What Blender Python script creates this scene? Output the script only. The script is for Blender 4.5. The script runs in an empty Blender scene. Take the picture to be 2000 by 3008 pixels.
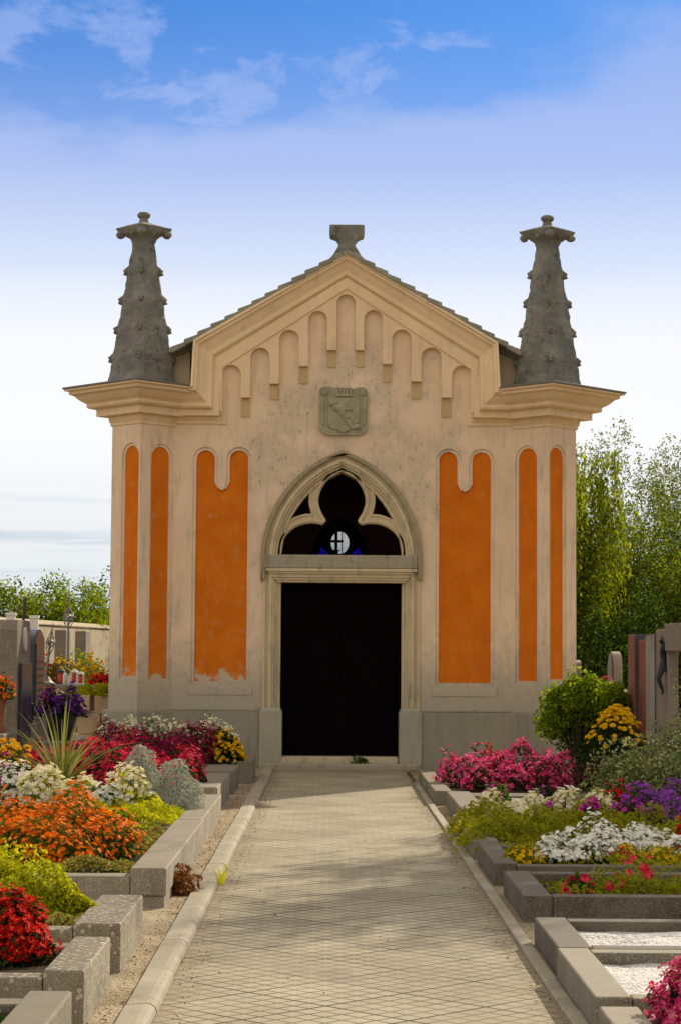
import bpy, bmesh, math, random
import numpy as np
from mathutils import Vector, Matrix
from mathutils.geometry import tessellate_polygon

PI = math.pi
R = math.radians
S = bpy.context.scene
COL = S.collection

# ------------------------------------------------------------------ camera
cam_d = bpy.data.cameras.new('camera')
cam = bpy.data.objects.new('camera', cam_d)
COL.objects.link(cam)
S.camera = cam
cam_d.sensor_fit = 'HORIZONTAL'
cam_d.sensor_width = 36.0
cam_d.lens = 108.0
cam_d.clip_start = 0.1
cam_d.clip_end = 4000
PITCH = math.atan(332 / 4704.0)
YAW = math.atan(23 / 4704.0)
cam.matrix_world = (Matrix.Translation((0, 0, 1.55)) @ Matrix.Rotation(-YAW, 4, 'Z')
                    @ Matrix.Rotation(PI / 2 + PITCH, 4, 'X') @ Matrix.Rotation(R(0.40), 4, 'Z'))

# ------------------------------------------------------------------ light
SUN_EL, SUN_AZ = R(31), R(32)          # azimuth measured from +Y towards +X
EXPOSURE = 0.80
sun_d = bpy.data.lights.new('sun', 'SUN')
sun_d.energy = 3.2
sun_d.angle = R(0.6)
sun_d.color = (1.0, 0.885, 0.70)
sun = bpy.data.objects.new('sun', sun_d)
COL.objects.link(sun)
to_sun = Vector((math.sin(SUN_AZ) * math.cos(SUN_EL), math.cos(SUN_AZ) * math.cos(SUN_EL), math.sin(SUN_EL)))
sun.rotation_euler = to_sun.to_track_quat('Z', 'Y').to_euler()

S.view_settings.view_transform = 'Standard'
S.view_settings.look = 'None'
S.view_settings.exposure = EXPOSURE
S.view_settings.gamma = 1.0
S.view_settings.use_curve_mapping = False


def lin(r, g, b):
    def f(v):
        v /= 255.0
        return v / 12.92 if v <= 0.04045 else ((v + 0.055) / 1.055) ** 2.4
    return (f(r), f(g), f(b), 1.0)


class NT:
    """small node helper"""
    def __init__(self, tree):
        self.t = tree

    def n(self, kind, **kw):
        nd = self.t.nodes.new(kind)
        for k, v in kw.items():
            setattr(nd, k, v)
        return nd

    def l(self, a, b):
        self.t.links.new(a, b)

    def inp(self, sock, v):
        if isinstance(v, bpy.types.NodeSocket):
            self.l(v, sock)
        else:
            sock.default_value = v

    def math(self, op, a, b=0.0, c=None, clamp=False):
        nd = self.n('ShaderNodeMath', operation=op, use_clamp=clamp)
        self.inp(nd.inputs[0], a)
        self.inp(nd.inputs[1], b)
        if c is not None:
            self.inp(nd.inputs[2], c)
        return nd.outputs[0]

    def step(self, v, a, b):
        nd = self.n('ShaderNodeMapRange', interpolation_type='SMOOTHSTEP')
        self.inp(nd.inputs[0], v)
        nd.inputs[1].default_value = a
        nd.inputs[2].default_value = b
        return nd.outputs[0]

    def mix(self, f, a, b, blend='MIX'):
        nd = self.n('ShaderNodeMix', data_type='RGBA', blend_type=blend)
        self.inp(nd.inputs[0], f)
        self.inp(nd.inputs[6], a)
        self.inp(nd.inputs[7], b)
        return nd.outputs[2]

    def ramp(self, f, stops, interp='LINEAR'):
        nd = self.n('ShaderNodeValToRGB')
        nd.color_ramp.interpolation = interp
        e = nd.color_ramp.elements
        while len(e) < len(stops):
            e.new(0.5)
        for k, (p, c) in enumerate(stops):
            e[k].position = p
            e[k].color = c if len(c) == 4 else (*c, 1)
        self.l(f, nd.inputs[0])
        return nd.outputs[0]

    def noise(self, vec, scale, detail=4, rough=0.55, dist=0.0):
        nd = self.n('ShaderNodeTexNoise')
        nd.inputs['Scale'].default_value = scale
        nd.inputs['Detail'].default_value = detail
        nd.inputs['Roughness'].default_value = rough
        nd.inputs['Distortion'].default_value = dist
        if vec is not None:
            self.l(vec, nd.inputs['Vector'])
        return nd.outputs[0]

    def mapping(self, vec, scale=(1, 1, 1), rot=(0, 0, 0), loc=(0, 0, 0)):
        nd = self.n('ShaderNodeMapping')
        self.l(vec, nd.inputs[0])
        nd.inputs[1].default_value = loc
        nd.inputs[2].default_value = rot
        nd.inputs[3].default_value = scale
        return nd.outputs[0]


# ------------------------------------------------------------------ sky
world = bpy.data.worlds.new('World')
S.world = world
world.use_nodes = True
t = NT(world.node_tree)
world.node_tree.nodes.clear()
out = t.n('ShaderNodeOutputWorld')
bg = t.n('ShaderNodeBackground')
bg.inputs['Strength'].default_value = 0.10
sky = t.n('ShaderNodeTexSky', sky_type='NISHITA')
sky.sun_disc = False
sky.sun_elevation = SUN_EL
sky.sun_rotation = SUN_AZ
sky.altitude = 200
sky.air_density = 1.0
sky.dust_density = 0.6
sky.ozone_density = 2.0
tc = t.n('ShaderNodeTexCoord')
vec = tc.outputs['Generated']
sep = t.n('ShaderNodeSeparateXYZ')
t.l(vec, sep.inputs[0])
Z = sep.outputs[2]
Yd = sep.outputs[1]
V = 1.0 / (0.10 * 2 ** EXPOSURE)
blue = t.mix(1.0, sky.outputs[0], (0.135, 0.335, 0.62, 1), 'MULTIPLY')
n_big = t.noise(t.mapping(vec, (4.0, 4.0, 9.0), loc=(2.3, 0.4, 1.1)), 1.6, 6, 0.55)
n_sm = t.noise(t.mapping(vec, (9.0, 9.0, 20.0), loc=(5.2, 1.7, 0.3)), 1.9, 7, 0.62, 0.4)
# hazy bank towards the horizon with an uneven upper edge
edge = t.math('ADD', Z, t.math('MULTIPLY', t.math('SUBTRACT', n_big, 0.5), 0.13))
edge = t.math('ADD', edge, t.math('MULTIPLY', sep.outputs[0], -0.11))
veil = t.math('SUBTRACT', 1.0, t.step(edge, 0.258, 0.300))
soft = t.math('SUBTRACT', 1.0, t.step(Z, 0.21, 0.33))
wisp = t.math('MULTIPLY', t.step(t.math('ADD', n_sm, t.math('MULTIPLY', sep.outputs[0], -0.50)), 0.49, 0.69), 0.72)
wisp = t.math('MULTIPLY', wisp, t.math('SUBTRACT', 1.0, t.step(Z, 0.33, 0.45)))
mask = t.math('MAXIMUM', t.math('MAXIMUM', t.math('MAXIMUM', t.math('MULTIPLY', veil, 0.90), t.math('MULTIPLY', soft, 0.60)), t.math('SUBTRACT', 1.0, t.step(Z, 0.17, 0.26))), wisp)
bank = t.ramp(Z, [(0.0, lin(214, 224, 230)), (0.035, lin(232, 237, 240)), (0.075, lin(244, 247, 250)), (0.105, lin(252, 253, 254)), (0.15, lin(250, 252, 255)),
                  (0.19, lin(226, 235, 253)), (0.235, lin(184, 201, 245)), (0.275, lin(164, 188, 242)), (0.33, lin(140, 174, 238))])
streak = t.noise(t.mapping(vec, (3, 3, 45), loc=(0.3, 0.2, 0.9)), 2.2, 5, 0.6)
bank = t.mix(t.math('MULTIPLY', t.step(streak, 0.46, 0.66), t.math('SUBTRACT', 1.0, t.step(Z, 0.05, 0.09))), bank, lin(208, 220, 229))
bank = t.mix(1.0, bank, (V, V, V, 1), 'MULTIPLY')
front = t.mix(mask, blue, bank)
# unseen warm cloud added over and behind the camera to fill the shaded front
n_c = t.noise(t.mapping(vec, (1, 1, 1.6), loc=(0.7, 3.1, 0.2)), 2.1, 6, 0.55)
fill_mask = t.step(n_c, 0.40, 0.56)
back = t.math('MAXIMUM', t.math('SUBTRACT', 1.0, t.step(Yd, -0.35, 0.15)), t.step(Z, 0.42, 0.62))
fill_col = t.mix(fill_mask, blue, (V * 1.48, V * 1.30, V * 1.02, 1))
full = t.mix(back, front, fill_col)
t.l(full, bg.inputs['Color'])
t.l(bg.outputs[0], out.inputs[0])

# ------------------------------------------------------------------ materials
MATS = {}


def new_mat(name):
    m = bpy.data.materials.new(name)
    m.use_nodes = True
    m.node_tree.nodes.clear()
    k = NT(m.node_tree)
    o = k.n('ShaderNodeOutputMaterial')
    MATS[name] = m
    return m, k, o


def coords(k, shift=True):
    c = k.n('ShaderNodeTexCoord').outputs['Object']
    if shift:
        inf = k.n('ShaderNodeObjectInfo')
        a = k.n('ShaderNodeVectorMath', operation='ADD')
        k.l(c, a.inputs[0])
        s_ = k.n('ShaderNodeVectorMath', operation='SCALE')
        k.l(inf.outputs['Location'], s_.inputs[0])
        s_.inputs['Scale'].default_value = 1.37
        k.l(s_.outputs[0], a.inputs[1])
        c = a.outputs[0]
    return c


def finish(k, o, color, rough=0.85, bump=None, bstr=0.3, bdist=0.01, spec=0.3, metal=0.0):
    p = k.n('ShaderNodeBsdfPrincipled')
    k.inp(p.inputs['Base Color'], color)
    k.inp(p.inputs['Roughness'], rough)
    p.inputs['Specular IOR Level'].default_value = spec
    p.inputs['Metallic'].default_value = metal
    if bump is not None:
        b = k.n('ShaderNodeBump')
        b.inputs['Strength'].default_value = bstr
        b.inputs['Distance'].default_value = bdist
        k.l(bump, b.inputs['Height'])
        k.l(b.outputs[0], p.inputs['Normal'])
    k.l(p.outputs[0], o.inputs[0])
    return p


def stone(name, c1, c2, c3=None, scale=3.0, speck=0.0, speck_c=(0.7, 0.68, 0.6), rough=0.85, bstr=0.35, lich=0.0, lich_c=(0.55, 0.55, 0.40), spot=0.0, top=None):
    m, k, o = new_mat(name)
    v = coords(k)
    n1 = k.noise(v, scale, 7, 0.6)
    n2 = k.noise(v, scale * 9, 5, 0.65)
    n3 = k.noise(v, 130, 2, 0.6)
    col = k.mix(k.step(n1, 0.35, 0.68), (*c1, 1), (*c2, 1))
    if c3:
        col = k.mix(k.math('MULTIPLY', k.step(k.noise(v, scale * 1.7, 8, 0.7), 0.52, 0.68), 0.8), col, (*c3, 1))
    col = k.mix(k.math('MULTIPLY', k.math('SUBTRACT', n2, 0.5), 0.6, clamp=True), col, (c2[0] * 1.25, c2[1] * 1.25, c2[2] * 1.25, 1))
    if speck:
        col = k.mix(k.math('MULTIPLY', k.step(n3, 0.57, 0.66), speck), col, (*speck_c, 1))
        col = k.mix(k.math('MULTIPLY', k.step(k.noise(v, 95, 2, 0.6), 0.58, 0.66), speck), col, (c1[0] * 0.35, c1[1] * 0.35, c1[2] * 0.35, 1))
    if lich:
        col = k.mix(k.math('MULTIPLY', k.step(k.noise(v, scale * 5, 6, 0.7), 0.58, 0.68), lich), col, (*lich_c, 1))
    if top:
        g_ = k.n('ShaderNodeNewGeometry')
        s3 = k.n('ShaderNodeSeparateXYZ')
        k.l(g_.outputs['Normal'], s3.inputs[0])
        tf = k.math('MULTIPLY', k.step(s3.outputs[2], 0.6, 0.9), k.math('ADD', 0.62, k.math('MULTIPLY', k.step(k.noise(v, scale * 4, 6, 0.7), 0.35, 0.65), 0.33)))
        col = k.mix(tf, col, (*top, 1))
        drip = k.math('MULTIPLY', k.step(k.noise(k.mapping(v, (9, 9, 1.2)), 1.6, 5, 0.65), 0.52, 0.70), 0.5)
        col = k.mix(drip, col, (top[0] * .8, top[1] * .8, top[2] * .8, 1))
    if spot:
        vo = k.n('ShaderNodeTexVoronoi')
        vo.inputs['Scale'].default_value = 26
        k.l(k.mapping(v, (1, 1.6, 1)), vo.inputs['Vector'])
        col = k.mix(k.math('MULTIPLY', k.math('SUBTRACT', 1.0, k.step(vo.outputs[0], 0.2, 0.32)), spot), col, (0.60, 0.56, 0.42, 1))  # pale cell spots mixed over the stone colour
    finish(k, o, col, rough, k.math('ADD', k.math('MULTIPLY', n2, 0.7), k.math('MULTIPLY', n3, 0.5)), bstr, 0.008)
    return m


def plaster(name, base, dirt_low=0.0, mildew=0.0, grime=0.35, dark=(0.30, 0.27, 0.21), top_stain=0.0):
    m, k, o = new_mat(name)
    c = k.n('ShaderNodeTexCoord').outputs['Object']
    s_ = k.n('ShaderNodeSeparateXYZ')
    k.l(c, s_.inputs[0])
    z = s_.outputs[2]
    n1 = k.noise(c, 1.6, 7, 0.6)
    n2 = k.noise(k.mapping(c, (6, 6, 1.1)), 1.5, 6, 0.6)
    n3 = k.noise(c, 60, 4, 0.6)
    n4 = k.noise(c, 9, 6, 0.7)
    b = base
    col = k.mix(k.step(n1, 0.3, 0.7), (b[0] * 0.93, b[1] * 0.92, b[2] * 0.90, 1), (b[0] * 1.05, b[1] * 1.05, b[2] * 1.06, 1))
    col = k.mix(k.math('MULTIPLY', k.step(n2, 0.50, 0.72), grime), col, (*dark, 1))
    if dirt_low:
        lowm = k.math('SUBTRACT', 1.0, k.step(k.math('ADD', z, k.math('MULTIPLY', k.math('SUBTRACT', n4, 0.5), 1.8)), 0.75, 2.1))
        col = k.mix(k.math('MULTIPLY', lowm, dirt_low), col, (0.35, 0.325, 0.25, 1))
        pk = k.math('MULTIPLY', lowm, k.step(n4, 0.55, 0.63))
        col = k.mix(k.math('MULTIPLY', pk, 0.55), col, (0.24, 0.22, 0.17, 1))
    if mildew:
        cen = k.n('ShaderNodeVectorMath', operation='DISTANCE')
        k.l(k.mapping(c, (1, 0, 0.85)), cen.inputs[0])
        cen.inputs[1].default_value = (0.0, 0.0, 3.5)
        near_ = k.math('SUBTRACT', 1.0, k.step(cen.outputs['Value'], 0.9, 2.0))
        reg = k.step(k.math('ADD', k.noise(c, 1.5, 5, 0.65), k.math('MULTIPLY', near_, 0.15)), 0.53, 0.70)
        sp = k.step(k.noise(k.mapping(c, (1.5, 1, 0.75)), 11, 8, 0.78), 0.52, 0.64)
        col = k.mix(k.math('MULTIPLY', reg, 0.27 * mildew), col, (0.36, 0.325, 0.24, 1))
        col = k.mix(k.math('MULTIPLY', k.math('MULTIPLY', reg, sp), 0.55 * mildew), col, (0.165, 0.155, 0.115, 1))
        sp2 = k.step(k.noise(k.mapping(c, (1.0, 1, 0.6)), 22, 6, 0.7), 0.66, 0.72)
        col = k.mix(k.math('MULTIPLY', sp2, 0.30 * mildew), col, (0.14, 0.13, 0.10, 1))
    finish(k, o, col, 0.92, k.math('ADD', n3, k.math('MULTIPLY', n4, 1.5)), 0.22, 0.01, 0.15)
    return m


def orange(name, flake, zb):
    """ochre-orange limewash, flaking to bare plaster from the foot upwards"""
    m, k, o = new_mat(name)
    c = coords(k)
    tc_ = k.n('ShaderNodeTexCoord').outputs['Object']
    s_ = k.n('ShaderNodeSeparateXYZ')
    k.l(tc_, s_.inputs[0])
    z = s_.outputs[2]
    n1 = k.noise(c, 2.5, 6, 0.6)
    n2 = k.noise(c, 7, 7, 0.68)
    n3 = k.noise(c, 90, 3, 0.6)
    col = k.mix(k.step(n1, 0.3, 0.7), (0.63, 0.150, 0.008, 1), (0.72, 0.190, 0.010, 1))
    col = k.mix(k.math('MULTIPLY', k.step(n3, 0.45, 0.7), 0.35), col, (0.54, 0.125, 0.007, 1))
    foot = k.math('SUBTRACT', 1.0, k.step(z, zb, zb + 0.55))
    wear = k.math('ADD', n2, k.math('MULTIPLY', foot, 0.34 * flake))
    f = k.step(wear, 0.655, 0.745)
    thin = k.step(wear, 0.52, 0.70)
    runs = k.step(k.noise(k.mapping(c, (14, 14, 0.9)), 1.4, 6, 0.65), 0.50, 0.72)
    spots = k.math('MULTIPLY', k.step(k.noise(k.mapping(c, (1, 1, 0.6)), 21, 7, 0.74), 0.60, 0.68), k.step(n1, 0.44, 0.58))
    tot = k.math('MAXIMUM', f, k.math('MULTIPLY', spots, 0.7 * flake))
    col = k.mix(k.math('MULTIPLY', k.step(n2, 0.50, 0.68), 0.20 * flake), col, (0.56, 0.22, 0.06, 1))
    col = k.mix(k.math('MULTIPLY', thin, 0.22 * flake), col, (0.60, 0.30, 0.12, 1))
    col = k.mix(k.math('MULTIPLY', runs, 0.22), col, (0.36, 0.105, 0.018, 1))
    col = k.mix(tot, col, (0.54, 0.43, 0.29, 1))
    finish(k, o, col, 0.93, k.math('SUBTRACT', n3, k.math('MULTIPLY', tot, 1.5)), 0.25, 0.006, 0.1)
    return m


def leafmat(name, cols, trans=0.35, rough=0.7):
    m, k, o = new_mat(name)
    g = k.n('ShaderNodeNewGeometry')
    st = [(i / max(1, len(cols) - 1), c) for i, c in enumerate(cols)]
    col = k.ramp(g.outputs['Random Per Island'], st)
    p = k.n('ShaderNodeBsdfPrincipled')
    k.l(col, p.inputs['Base Color'])
    p.inputs['Roughness'].default_value = rough
    p.inputs['Specular IOR Level'].default_value = 0.06 if name.startswith('petal') else 0.12
    if trans:
        tr = k.n('ShaderNodeBsdfTranslucent')
        k.l(k.mix(1.0, col, (1.25, 1.2, 0.8, 1), 'MULTIPLY'), tr.inputs[0])
        mx = k.n('ShaderNodeMixShader')
        mx.inputs[0].default_value = trans
        k.l(p.outputs[0], mx.inputs[1])
        k.l(tr.outputs[0], mx.inputs[2])
        k.l(mx.outputs[0], o.inputs[0])
    else:
        k.l(p.outputs[0], o.inputs[0])
    return m


def simple(name, c, rough=0.6, metal=0.0, var=0.25, scale=8, spec=0.4, bstr=0.15):
    m, k, o = new_mat(name)
    v = coords(k)
    n = k.noise(v, scale, 6, 0.65)
    col = k.mix(n, (c[0] * (1 - var), c[1] * (1 - var), c[2] * (1 - var), 1), (c[0] * (1 + var), c[1] * (1 + var), c[2] * (1 + var), 1))
    finish(k, o, col, rough, n, bstr, 0.005, spec, metal)
    return m


plaster('wall_plaster', (0.79, 0.595, 0.405), 0.85, 1.15, 0.32)
plaster('base_stone', (0.37, 0.34, 0.25), 0.0, 0.5, 0.5, dark=(0.2, 0.18, 0.13))
plaster('trim_plaster', (0.80, 0.595, 0.365), 0.0, 0.12, 0.22)
plaster('patch_plaster', (0.57, 0.40, 0.20), 0.0, 0.0, 0.3)
plaster('shoulder_plaster', (0.52, 0.42, 0.26), 0.0, 0.3, 0.45)
plaster('pier_plaster', (0.79, 0.60, 0.405), 0.85, 0.35, 0.42)
plaster('plinth_cement', (0.30, 0.272, 0.20), 0.0, 0.55, 0.5, dark=(0.17, 0.16, 0.125))
plaster('frame_stone', (0.64, 0.52, 0.315), 0.35, 0.45, 0.75, dark=(0.27, 0.25, 0.185))
plaster('hood_stone', (0.36, 0.29, 0.165), 0.0, 1.3, 0.7, dark=(0.12, 0.115, 0.08))
plaster('lintel_stone', (0.36, 0.31, 0.215), 0.0, 1.3, 0.6, dark=(0.16, 0.14, 0.10))
plaster('inner_plaster', (0.40, 0.21, 0.18), 0.0, 0.0, 0.3, dark=(0.1, 0.06, 0.05))
orange('orange_flaked', 1.0, 1.02)
orange('orange_plain', 0.40, 0.80)
stone('spire_stone', (0.150, 0.146, 0.122), (0.245, 0.235, 0.19), (0.070, 0.069, 0.060), 3.4, lich=0.55, lich_c=(0.30, 0.29, 0.18), bstr=0.9)
stone('roof_stone', (0.22, 0.21, 0.16), (0.31, 0.29, 0.215), (0.19, 0.185, 0.14), 3.0, lich=0.5, bstr=0.7)
stone('arms_stone', (0.31, 0.285, 0.175), (0.38, 0.34, 0.215), (0.21, 0.20, 0.125), 6.0, lich=0.35, lich_c=(0.36, 0.34, 0.2), bstr=0.5)
stone('kerb_concrete', (0.265, 0.228, 0.160), (0.335, 0.292, 0.210), (0.18, 0.152, 0.105), 2.2, 0.25, bstr=0.35)
stone('grave_terrazzo', (0.175, 0.152, 0.104), (0.245, 0.213, 0.150), (0.105, 0.090, 0.060), 2.2, 0.7, (0.42, 0.37, 0.27), bstr=0.6, lich=0.4, lich_c=(0.33, 0.31, 0.20), top=(0.165, 0.140, 0.096))
stone('grave_terrazzo_spotted', (0.215, 0.185, 0.125), (0.295, 0.255, 0.176), (0.125, 0.106, 0.070), 2.2, 0.7, (0.46, 0.40, 0.30), bstr=0.6, lich=0.35, lich_c=(0.37, 0.34, 0.22), spot=0.65, top=(0.130, 0.107, 0.072))
stone('grave_dark', (0.100, 0.084, 0.061), (0.155, 0.132, 0.095), (0.065, 0.055, 0.040), 2.4, 0.7, (0.34, 0.29, 0.22), bstr=0.6, lich=0.25, lich_c=(0.22, 0.20, 0.14), top=(0.135, 0.114, 0.083))
stone('grave_pale', (0.245, 0.212, 0.148), (0.325, 0.283, 0.202), (0.15, 0.128, 0.088), 2.2, 0.5, bstr=0.6, lich=0.35, lich_c=(0.39, 0.36, 0.25), top=(0.185, 0.158, 0.110))
stone('grave_grey', (0.165, 0.143, 0.100), (0.23, 0.20, 0.142), (0.10, 0.086, 0.060), 2.2, 0.5, bstr=0.6, lich=0.3, lich_c=(0.30, 0.275, 0.19), top=(0.265, 0.233, 0.168))  # tops coloured lighter than the sides, standing in for sun and shade
stone('granite_grey', (0.165, 0.132, 0.096), (0.225, 0.185, 0.138), None, 3.0, 0.7, (0.40, 0.335, 0.255), 0.5, 0.1)
stone('granite_dark', (0.035, 0.033, 0.045), (0.06, 0.055, 0.065), None, 3.0, 0.5, (0.14, 0.13, 0.15), 0.25, 0.05)
stone('granite_brown', (0.22, 0.12, 0.065), (0.30, 0.17, 0.095), None, 4.0, 0.5, (0.42, 0.28, 0.18), 0.4, 0.1)
stone('stone_red', (0.20, 0.065, 0.04), (0.27, 0.095, 0.055), None, 4.0, 0.4, (0.36, 0.16, 0.11), 0.5, 0.1)
stone('stone_pale', (0.245, 0.215, 0.160), (0.31, 0.275, 0.21), None, 3.0, 0.4, bstr=0.2)
stone('sandstone_block', (0.46, 0.33, 0.19), (0.55, 0.41, 0.25), (0.36, 0.25, 0.14), 2.5, 0.2, bstr=0.4)
plaster('cemetery_plaster', (0.42, 0.345, 0.23), 0.7, 0.9, 1.0, dark=(0.17, 0.145, 0.095))
simple('door_wood', (0.0030, 0.0018, 0.0022), 0.85, 0, 0.5, 12, 0.03)
simple('iron', (0.05, 0.05, 0.05), 0.5, 0.6, 0.3)
simple('iron_pale', (0.22, 0.21, 0.19), 0.55, 0.4, 0.35, 30)
simple('bronze', (0.025, 0.028, 0.035), 0.45, 0.5, 0.3)
simple('flashing', (0.16, 0.145, 0.125), 0.45, 0.5, 0.2)
simple('soil', (0.050, 0.034, 0.020), 0.95, 0, 0.5, 22, 0.1, 0.8)
simple('red_glass', (0.55, 0.04, 0.015), 0.2, 0, 0.2, 20, 0.5, 0.02)
simple('black_plastic', (0.02, 0.02, 0.024), 0.4, 0, 0.2, 10)
simple('white_plastic', (0.66, 0.63, 0.56), 0.5, 0, 0.1, 10)
simple('terracotta', (0.20, 0.075, 0.03), 0.8, 0, 0.3, 10)
simple('bark', (0.09, 0.065, 0.04), 0.9, 0, 0.4, 14, 0.1, 0.7)
simple('porcelain', (0.55, 0.55, 0.52), 0.25, 0, 0.3, 20)

# glass of the far window
for nm, colr, fac in (('pane_clear', (0.80, 0.80, 0.78, 1), 0.80), ('pane_blue', (0.0025, 0.004, 0.42, 1), 0.85)):
    m, k, o = new_mat(nm)
    tr = k.n('ShaderNodeBsdfTransparent')
    tr.inputs[0].default_value = colr
    gl = k.n('ShaderNodeBsdfPrincipled')
    gl.inputs['Base Color'].default_value = colr
    gl.inputs['Roughness'].default_value = 0.15
    mx = k.n('ShaderNodeMixShader')
    mx.inputs[0].default_value = fac
    k.l(gl.outputs[0], mx.inputs[1])
    k.l(tr.outputs[0], mx.inputs[2])
    k.l(mx.outputs[0], o.inputs[0])

# paving: 50 cm plates laid diagonally, each scored into a fine diamond grid
m, k, o = new_mat('paving')
c = k.n('ShaderNodeTexCoord').outputs['Object']
wob = k.n('ShaderNodeVectorMath', operation='SCALE')
nz = k.n('ShaderNodeTexNoise')
nz.inputs['Scale'].default_value = 3.0
k.l(c, nz.inputs['Vector'])
k.l(nz.outputs['Color'], wob.inputs[0])
wob.inputs['Scale'].default_value = 0.012
ad = k.n('ShaderNodeVectorMath', operation='ADD')
k.l(c, ad.inputs[0])
k.l(wob.outputs[0], ad.inputs[1])
rv = k.mapping(ad.outputs[0], rot=(0, 0, R(45)))


def brick(k, vec, w, mort, smooth=0.1, offset=0.0):
    b = k.n('ShaderNodeTexBrick', offset=offset, squash=1.0)
    k.l(vec, b.inputs['Vector'])
    b.inputs['Color1'].default_value = (0.35, 0.35, 0.35, 1)
    b.inputs['Color2'].default_value = (0.65, 0.65, 0.65, 1)
    b.inputs['Mortar'].default_value = (0, 0, 0, 1)
    b.inputs['Scale'].default_value = 1.0
    b.inputs['Mortar Size'].default_value = mort
    b.inputs['Mortar Smooth'].default_value = smooth
    b.inputs['Brick Width'].default_value = w
    b.inputs['Row Height'].default_value = w
    return b


b1 = brick(k, rv, 0.1, 0.0072, 0.15)
b2 = brick(k, rv, 0.5, 0.0085, 0.15)
b2.inputs['Bias'].default_value = 0.0
n1 = k.noise(c, 1.1, 7, 0.65)
n2 = k.noise(c, 14, 6, 0.65)
n3 = k.noise(c, 130, 3, 0.6)
col = k.mix(k.step(n1, 0.35, 0.65), (0.278, 0.249, 0.170, 1), (0.360, 0.325, 0.228, 1))
col = k.mix(k.math('MULTIPLY', k.step(n2, 0.5, 0.72), 0.35), col, (0.30, 0.25, 0.17, 1))
tone = k.mix(0.34, (0.5, 0.5, 0.5, 1), b2.outputs[0])
tone = k.mix(1.0, tone, (2, 2, 2, 1), 'MULTIPLY')
col = k.mix(1.0, col, tone, 'MULTIPLY')
gr = k.math('MULTIPLY', b1.outputs['Fac'], k.math('ADD', 0.55, k.math('MULTIPLY', k.step(k.noise(c, 2.3, 5, 0.6), 0.35, 0.65), 0.4)))
col = k.mix(k.math('MULTIPLY', gr, 0.9), col, (0.085, 0.055, 0.026, 1))
jt = k.math('MULTIPLY', b2.outputs['Fac'], k.step(k.noise(c, 1.7, 3, 0.6), 0.40, 0.52))
col = k.mix(k.math('MULTIPLY', jt, 0.9), col, (0.05, 0.035, 0.02, 1))
col = k.mix(k.math('MULTIPLY', k.step(n3, 0.60, 0.70), 0.45), col, (0.20, 0.13, 0.07, 1))
sx_ = k.n('ShaderNodeSeparateXYZ')
k.l(c, sx_.inputs[0])
edge_ = k.math('ABSOLUTE', k.math('SUBTRACT', sx_.outputs[0], 0.147))
dirt = k.math('MULTIPLY', k.step(k.math('ADD', edge_, k.math('MULTIPLY', k.math('SUBTRACT', n2, 0.5), 0.5)), 0.70, 0.93), 0.60)
col = k.mix(dirt, col, (0.19, 0.145, 0.088, 1))
stain = k.step(k.noise(k.mapping(c, (1, 0.7, 1), loc=(3, 1, 0)), 0.9, 7, 0.7), 0.52, 0.68)
col = k.mix(k.math('MULTIPLY', stain, 0.38), col, (0.185, 0.160, 0.112, 1))
moss = k.math('MULTIPLY', k.step(k.noise(k.mapping(c, loc=(7, 2, 0)), 1.4, 6, 0.65), 0.56, 0.68), b1.outputs['Fac'])
col = k.mix(k.math('MULTIPLY', moss, 0.6), col, (0.05, 0.055, 0.018, 1))
hgt = k.math('SUBTRACT', k.math('MULTIPLY', n3, 0.15), k.math('ADD', k.math('MULTIPLY', b1.outputs['Fac'], 0.8), k.math('MULTIPLY', b2.outputs['Fac'], 0.9)))
finish(k, o, col, 0.9, hgt, 0.5, 0.006, 0.15)

# loose ground, gravel
m, k, o = new_mat('ground_earth')
c = k.n('ShaderNodeTexCoord').outputs['Object']
n1 = k.noise(c, 0.7, 7, 0.65)
n2 = k.noise(c, 30, 5, 0.7)
col = k.mix(n1, (0.20, 0.155, 0.095, 1), (0.30, 0.24, 0.15, 1))
col = k.mix(k.step(n2, 0.5, 0.7), col, (0.42, 0.35, 0.24, 1))
col = k.mix(k.math('MULTIPLY', k.step(k.noise(c, 0.35, 5, 0.6), 0.5, 0.6), 0.8), col, (0.07, 0.09, 0.03, 1))
finish(k, o, col, 0.95, n2, 0.6, 0.02, 0.1)
m, k, o = new_mat('gravel_sand')
c = k.n('ShaderNodeTexCoord').outputs['Object']
vo = k.n('ShaderNodeTexVoronoi')
vo.inputs['Scale'].default_value = 75
k.l(c, vo.inputs['Vector'])
n1 = k.noise(c, 2.2, 6, 0.65)
col = k.mix(k.step(n1, 0.4, 0.62), (0.24, 0.19, 0.118, 1), (0.46, 0.375, 0.25, 1))
col = k.mix(0.55, col, k.ramp(vo.outputs['Color'], [(0.0, (0.13, 0.10, 0.06)), (0.6, (0.34, 0.275, 0.18)), (1.0, (0.50, 0.42, 0.30))]))
finish(k, o, col, 0.95, vo.outputs[0], 0.7, 0.012, 0.1)
m, k, o = new_mat('white_gravel')
c = coords(k)
vo = k.n('ShaderNodeTexVoronoi')
vo.inputs['Scale'].default_value = 62
k.l(c, vo.inputs['Vector'])
col = k.ramp(vo.outputs['Color'], [(0.0, (0.40, 0.38, 0.34)), (0.5, (0.60, 0.58, 0.54)), (1.0, (0.74, 0.72, 0.68))])
col = k.mix(k.math('MULTIPLY', k.step(k.noise(c, 40, 3, 0.6), 0.62, 0.7), 0.7), col, (0.3, 0.25, 0.17, 1))
finish(k, o, col, 0.9, vo.outputs[0], 0.9, 0.014, 0.2)
m, k, o = new_mat('grey_gravel')
c = coords(k)
vo = k.n('ShaderNodeTexVoronoi')
vo.inputs['Scale'].default_value = 70
k.l(c, vo.inputs['Vector'])
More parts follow.
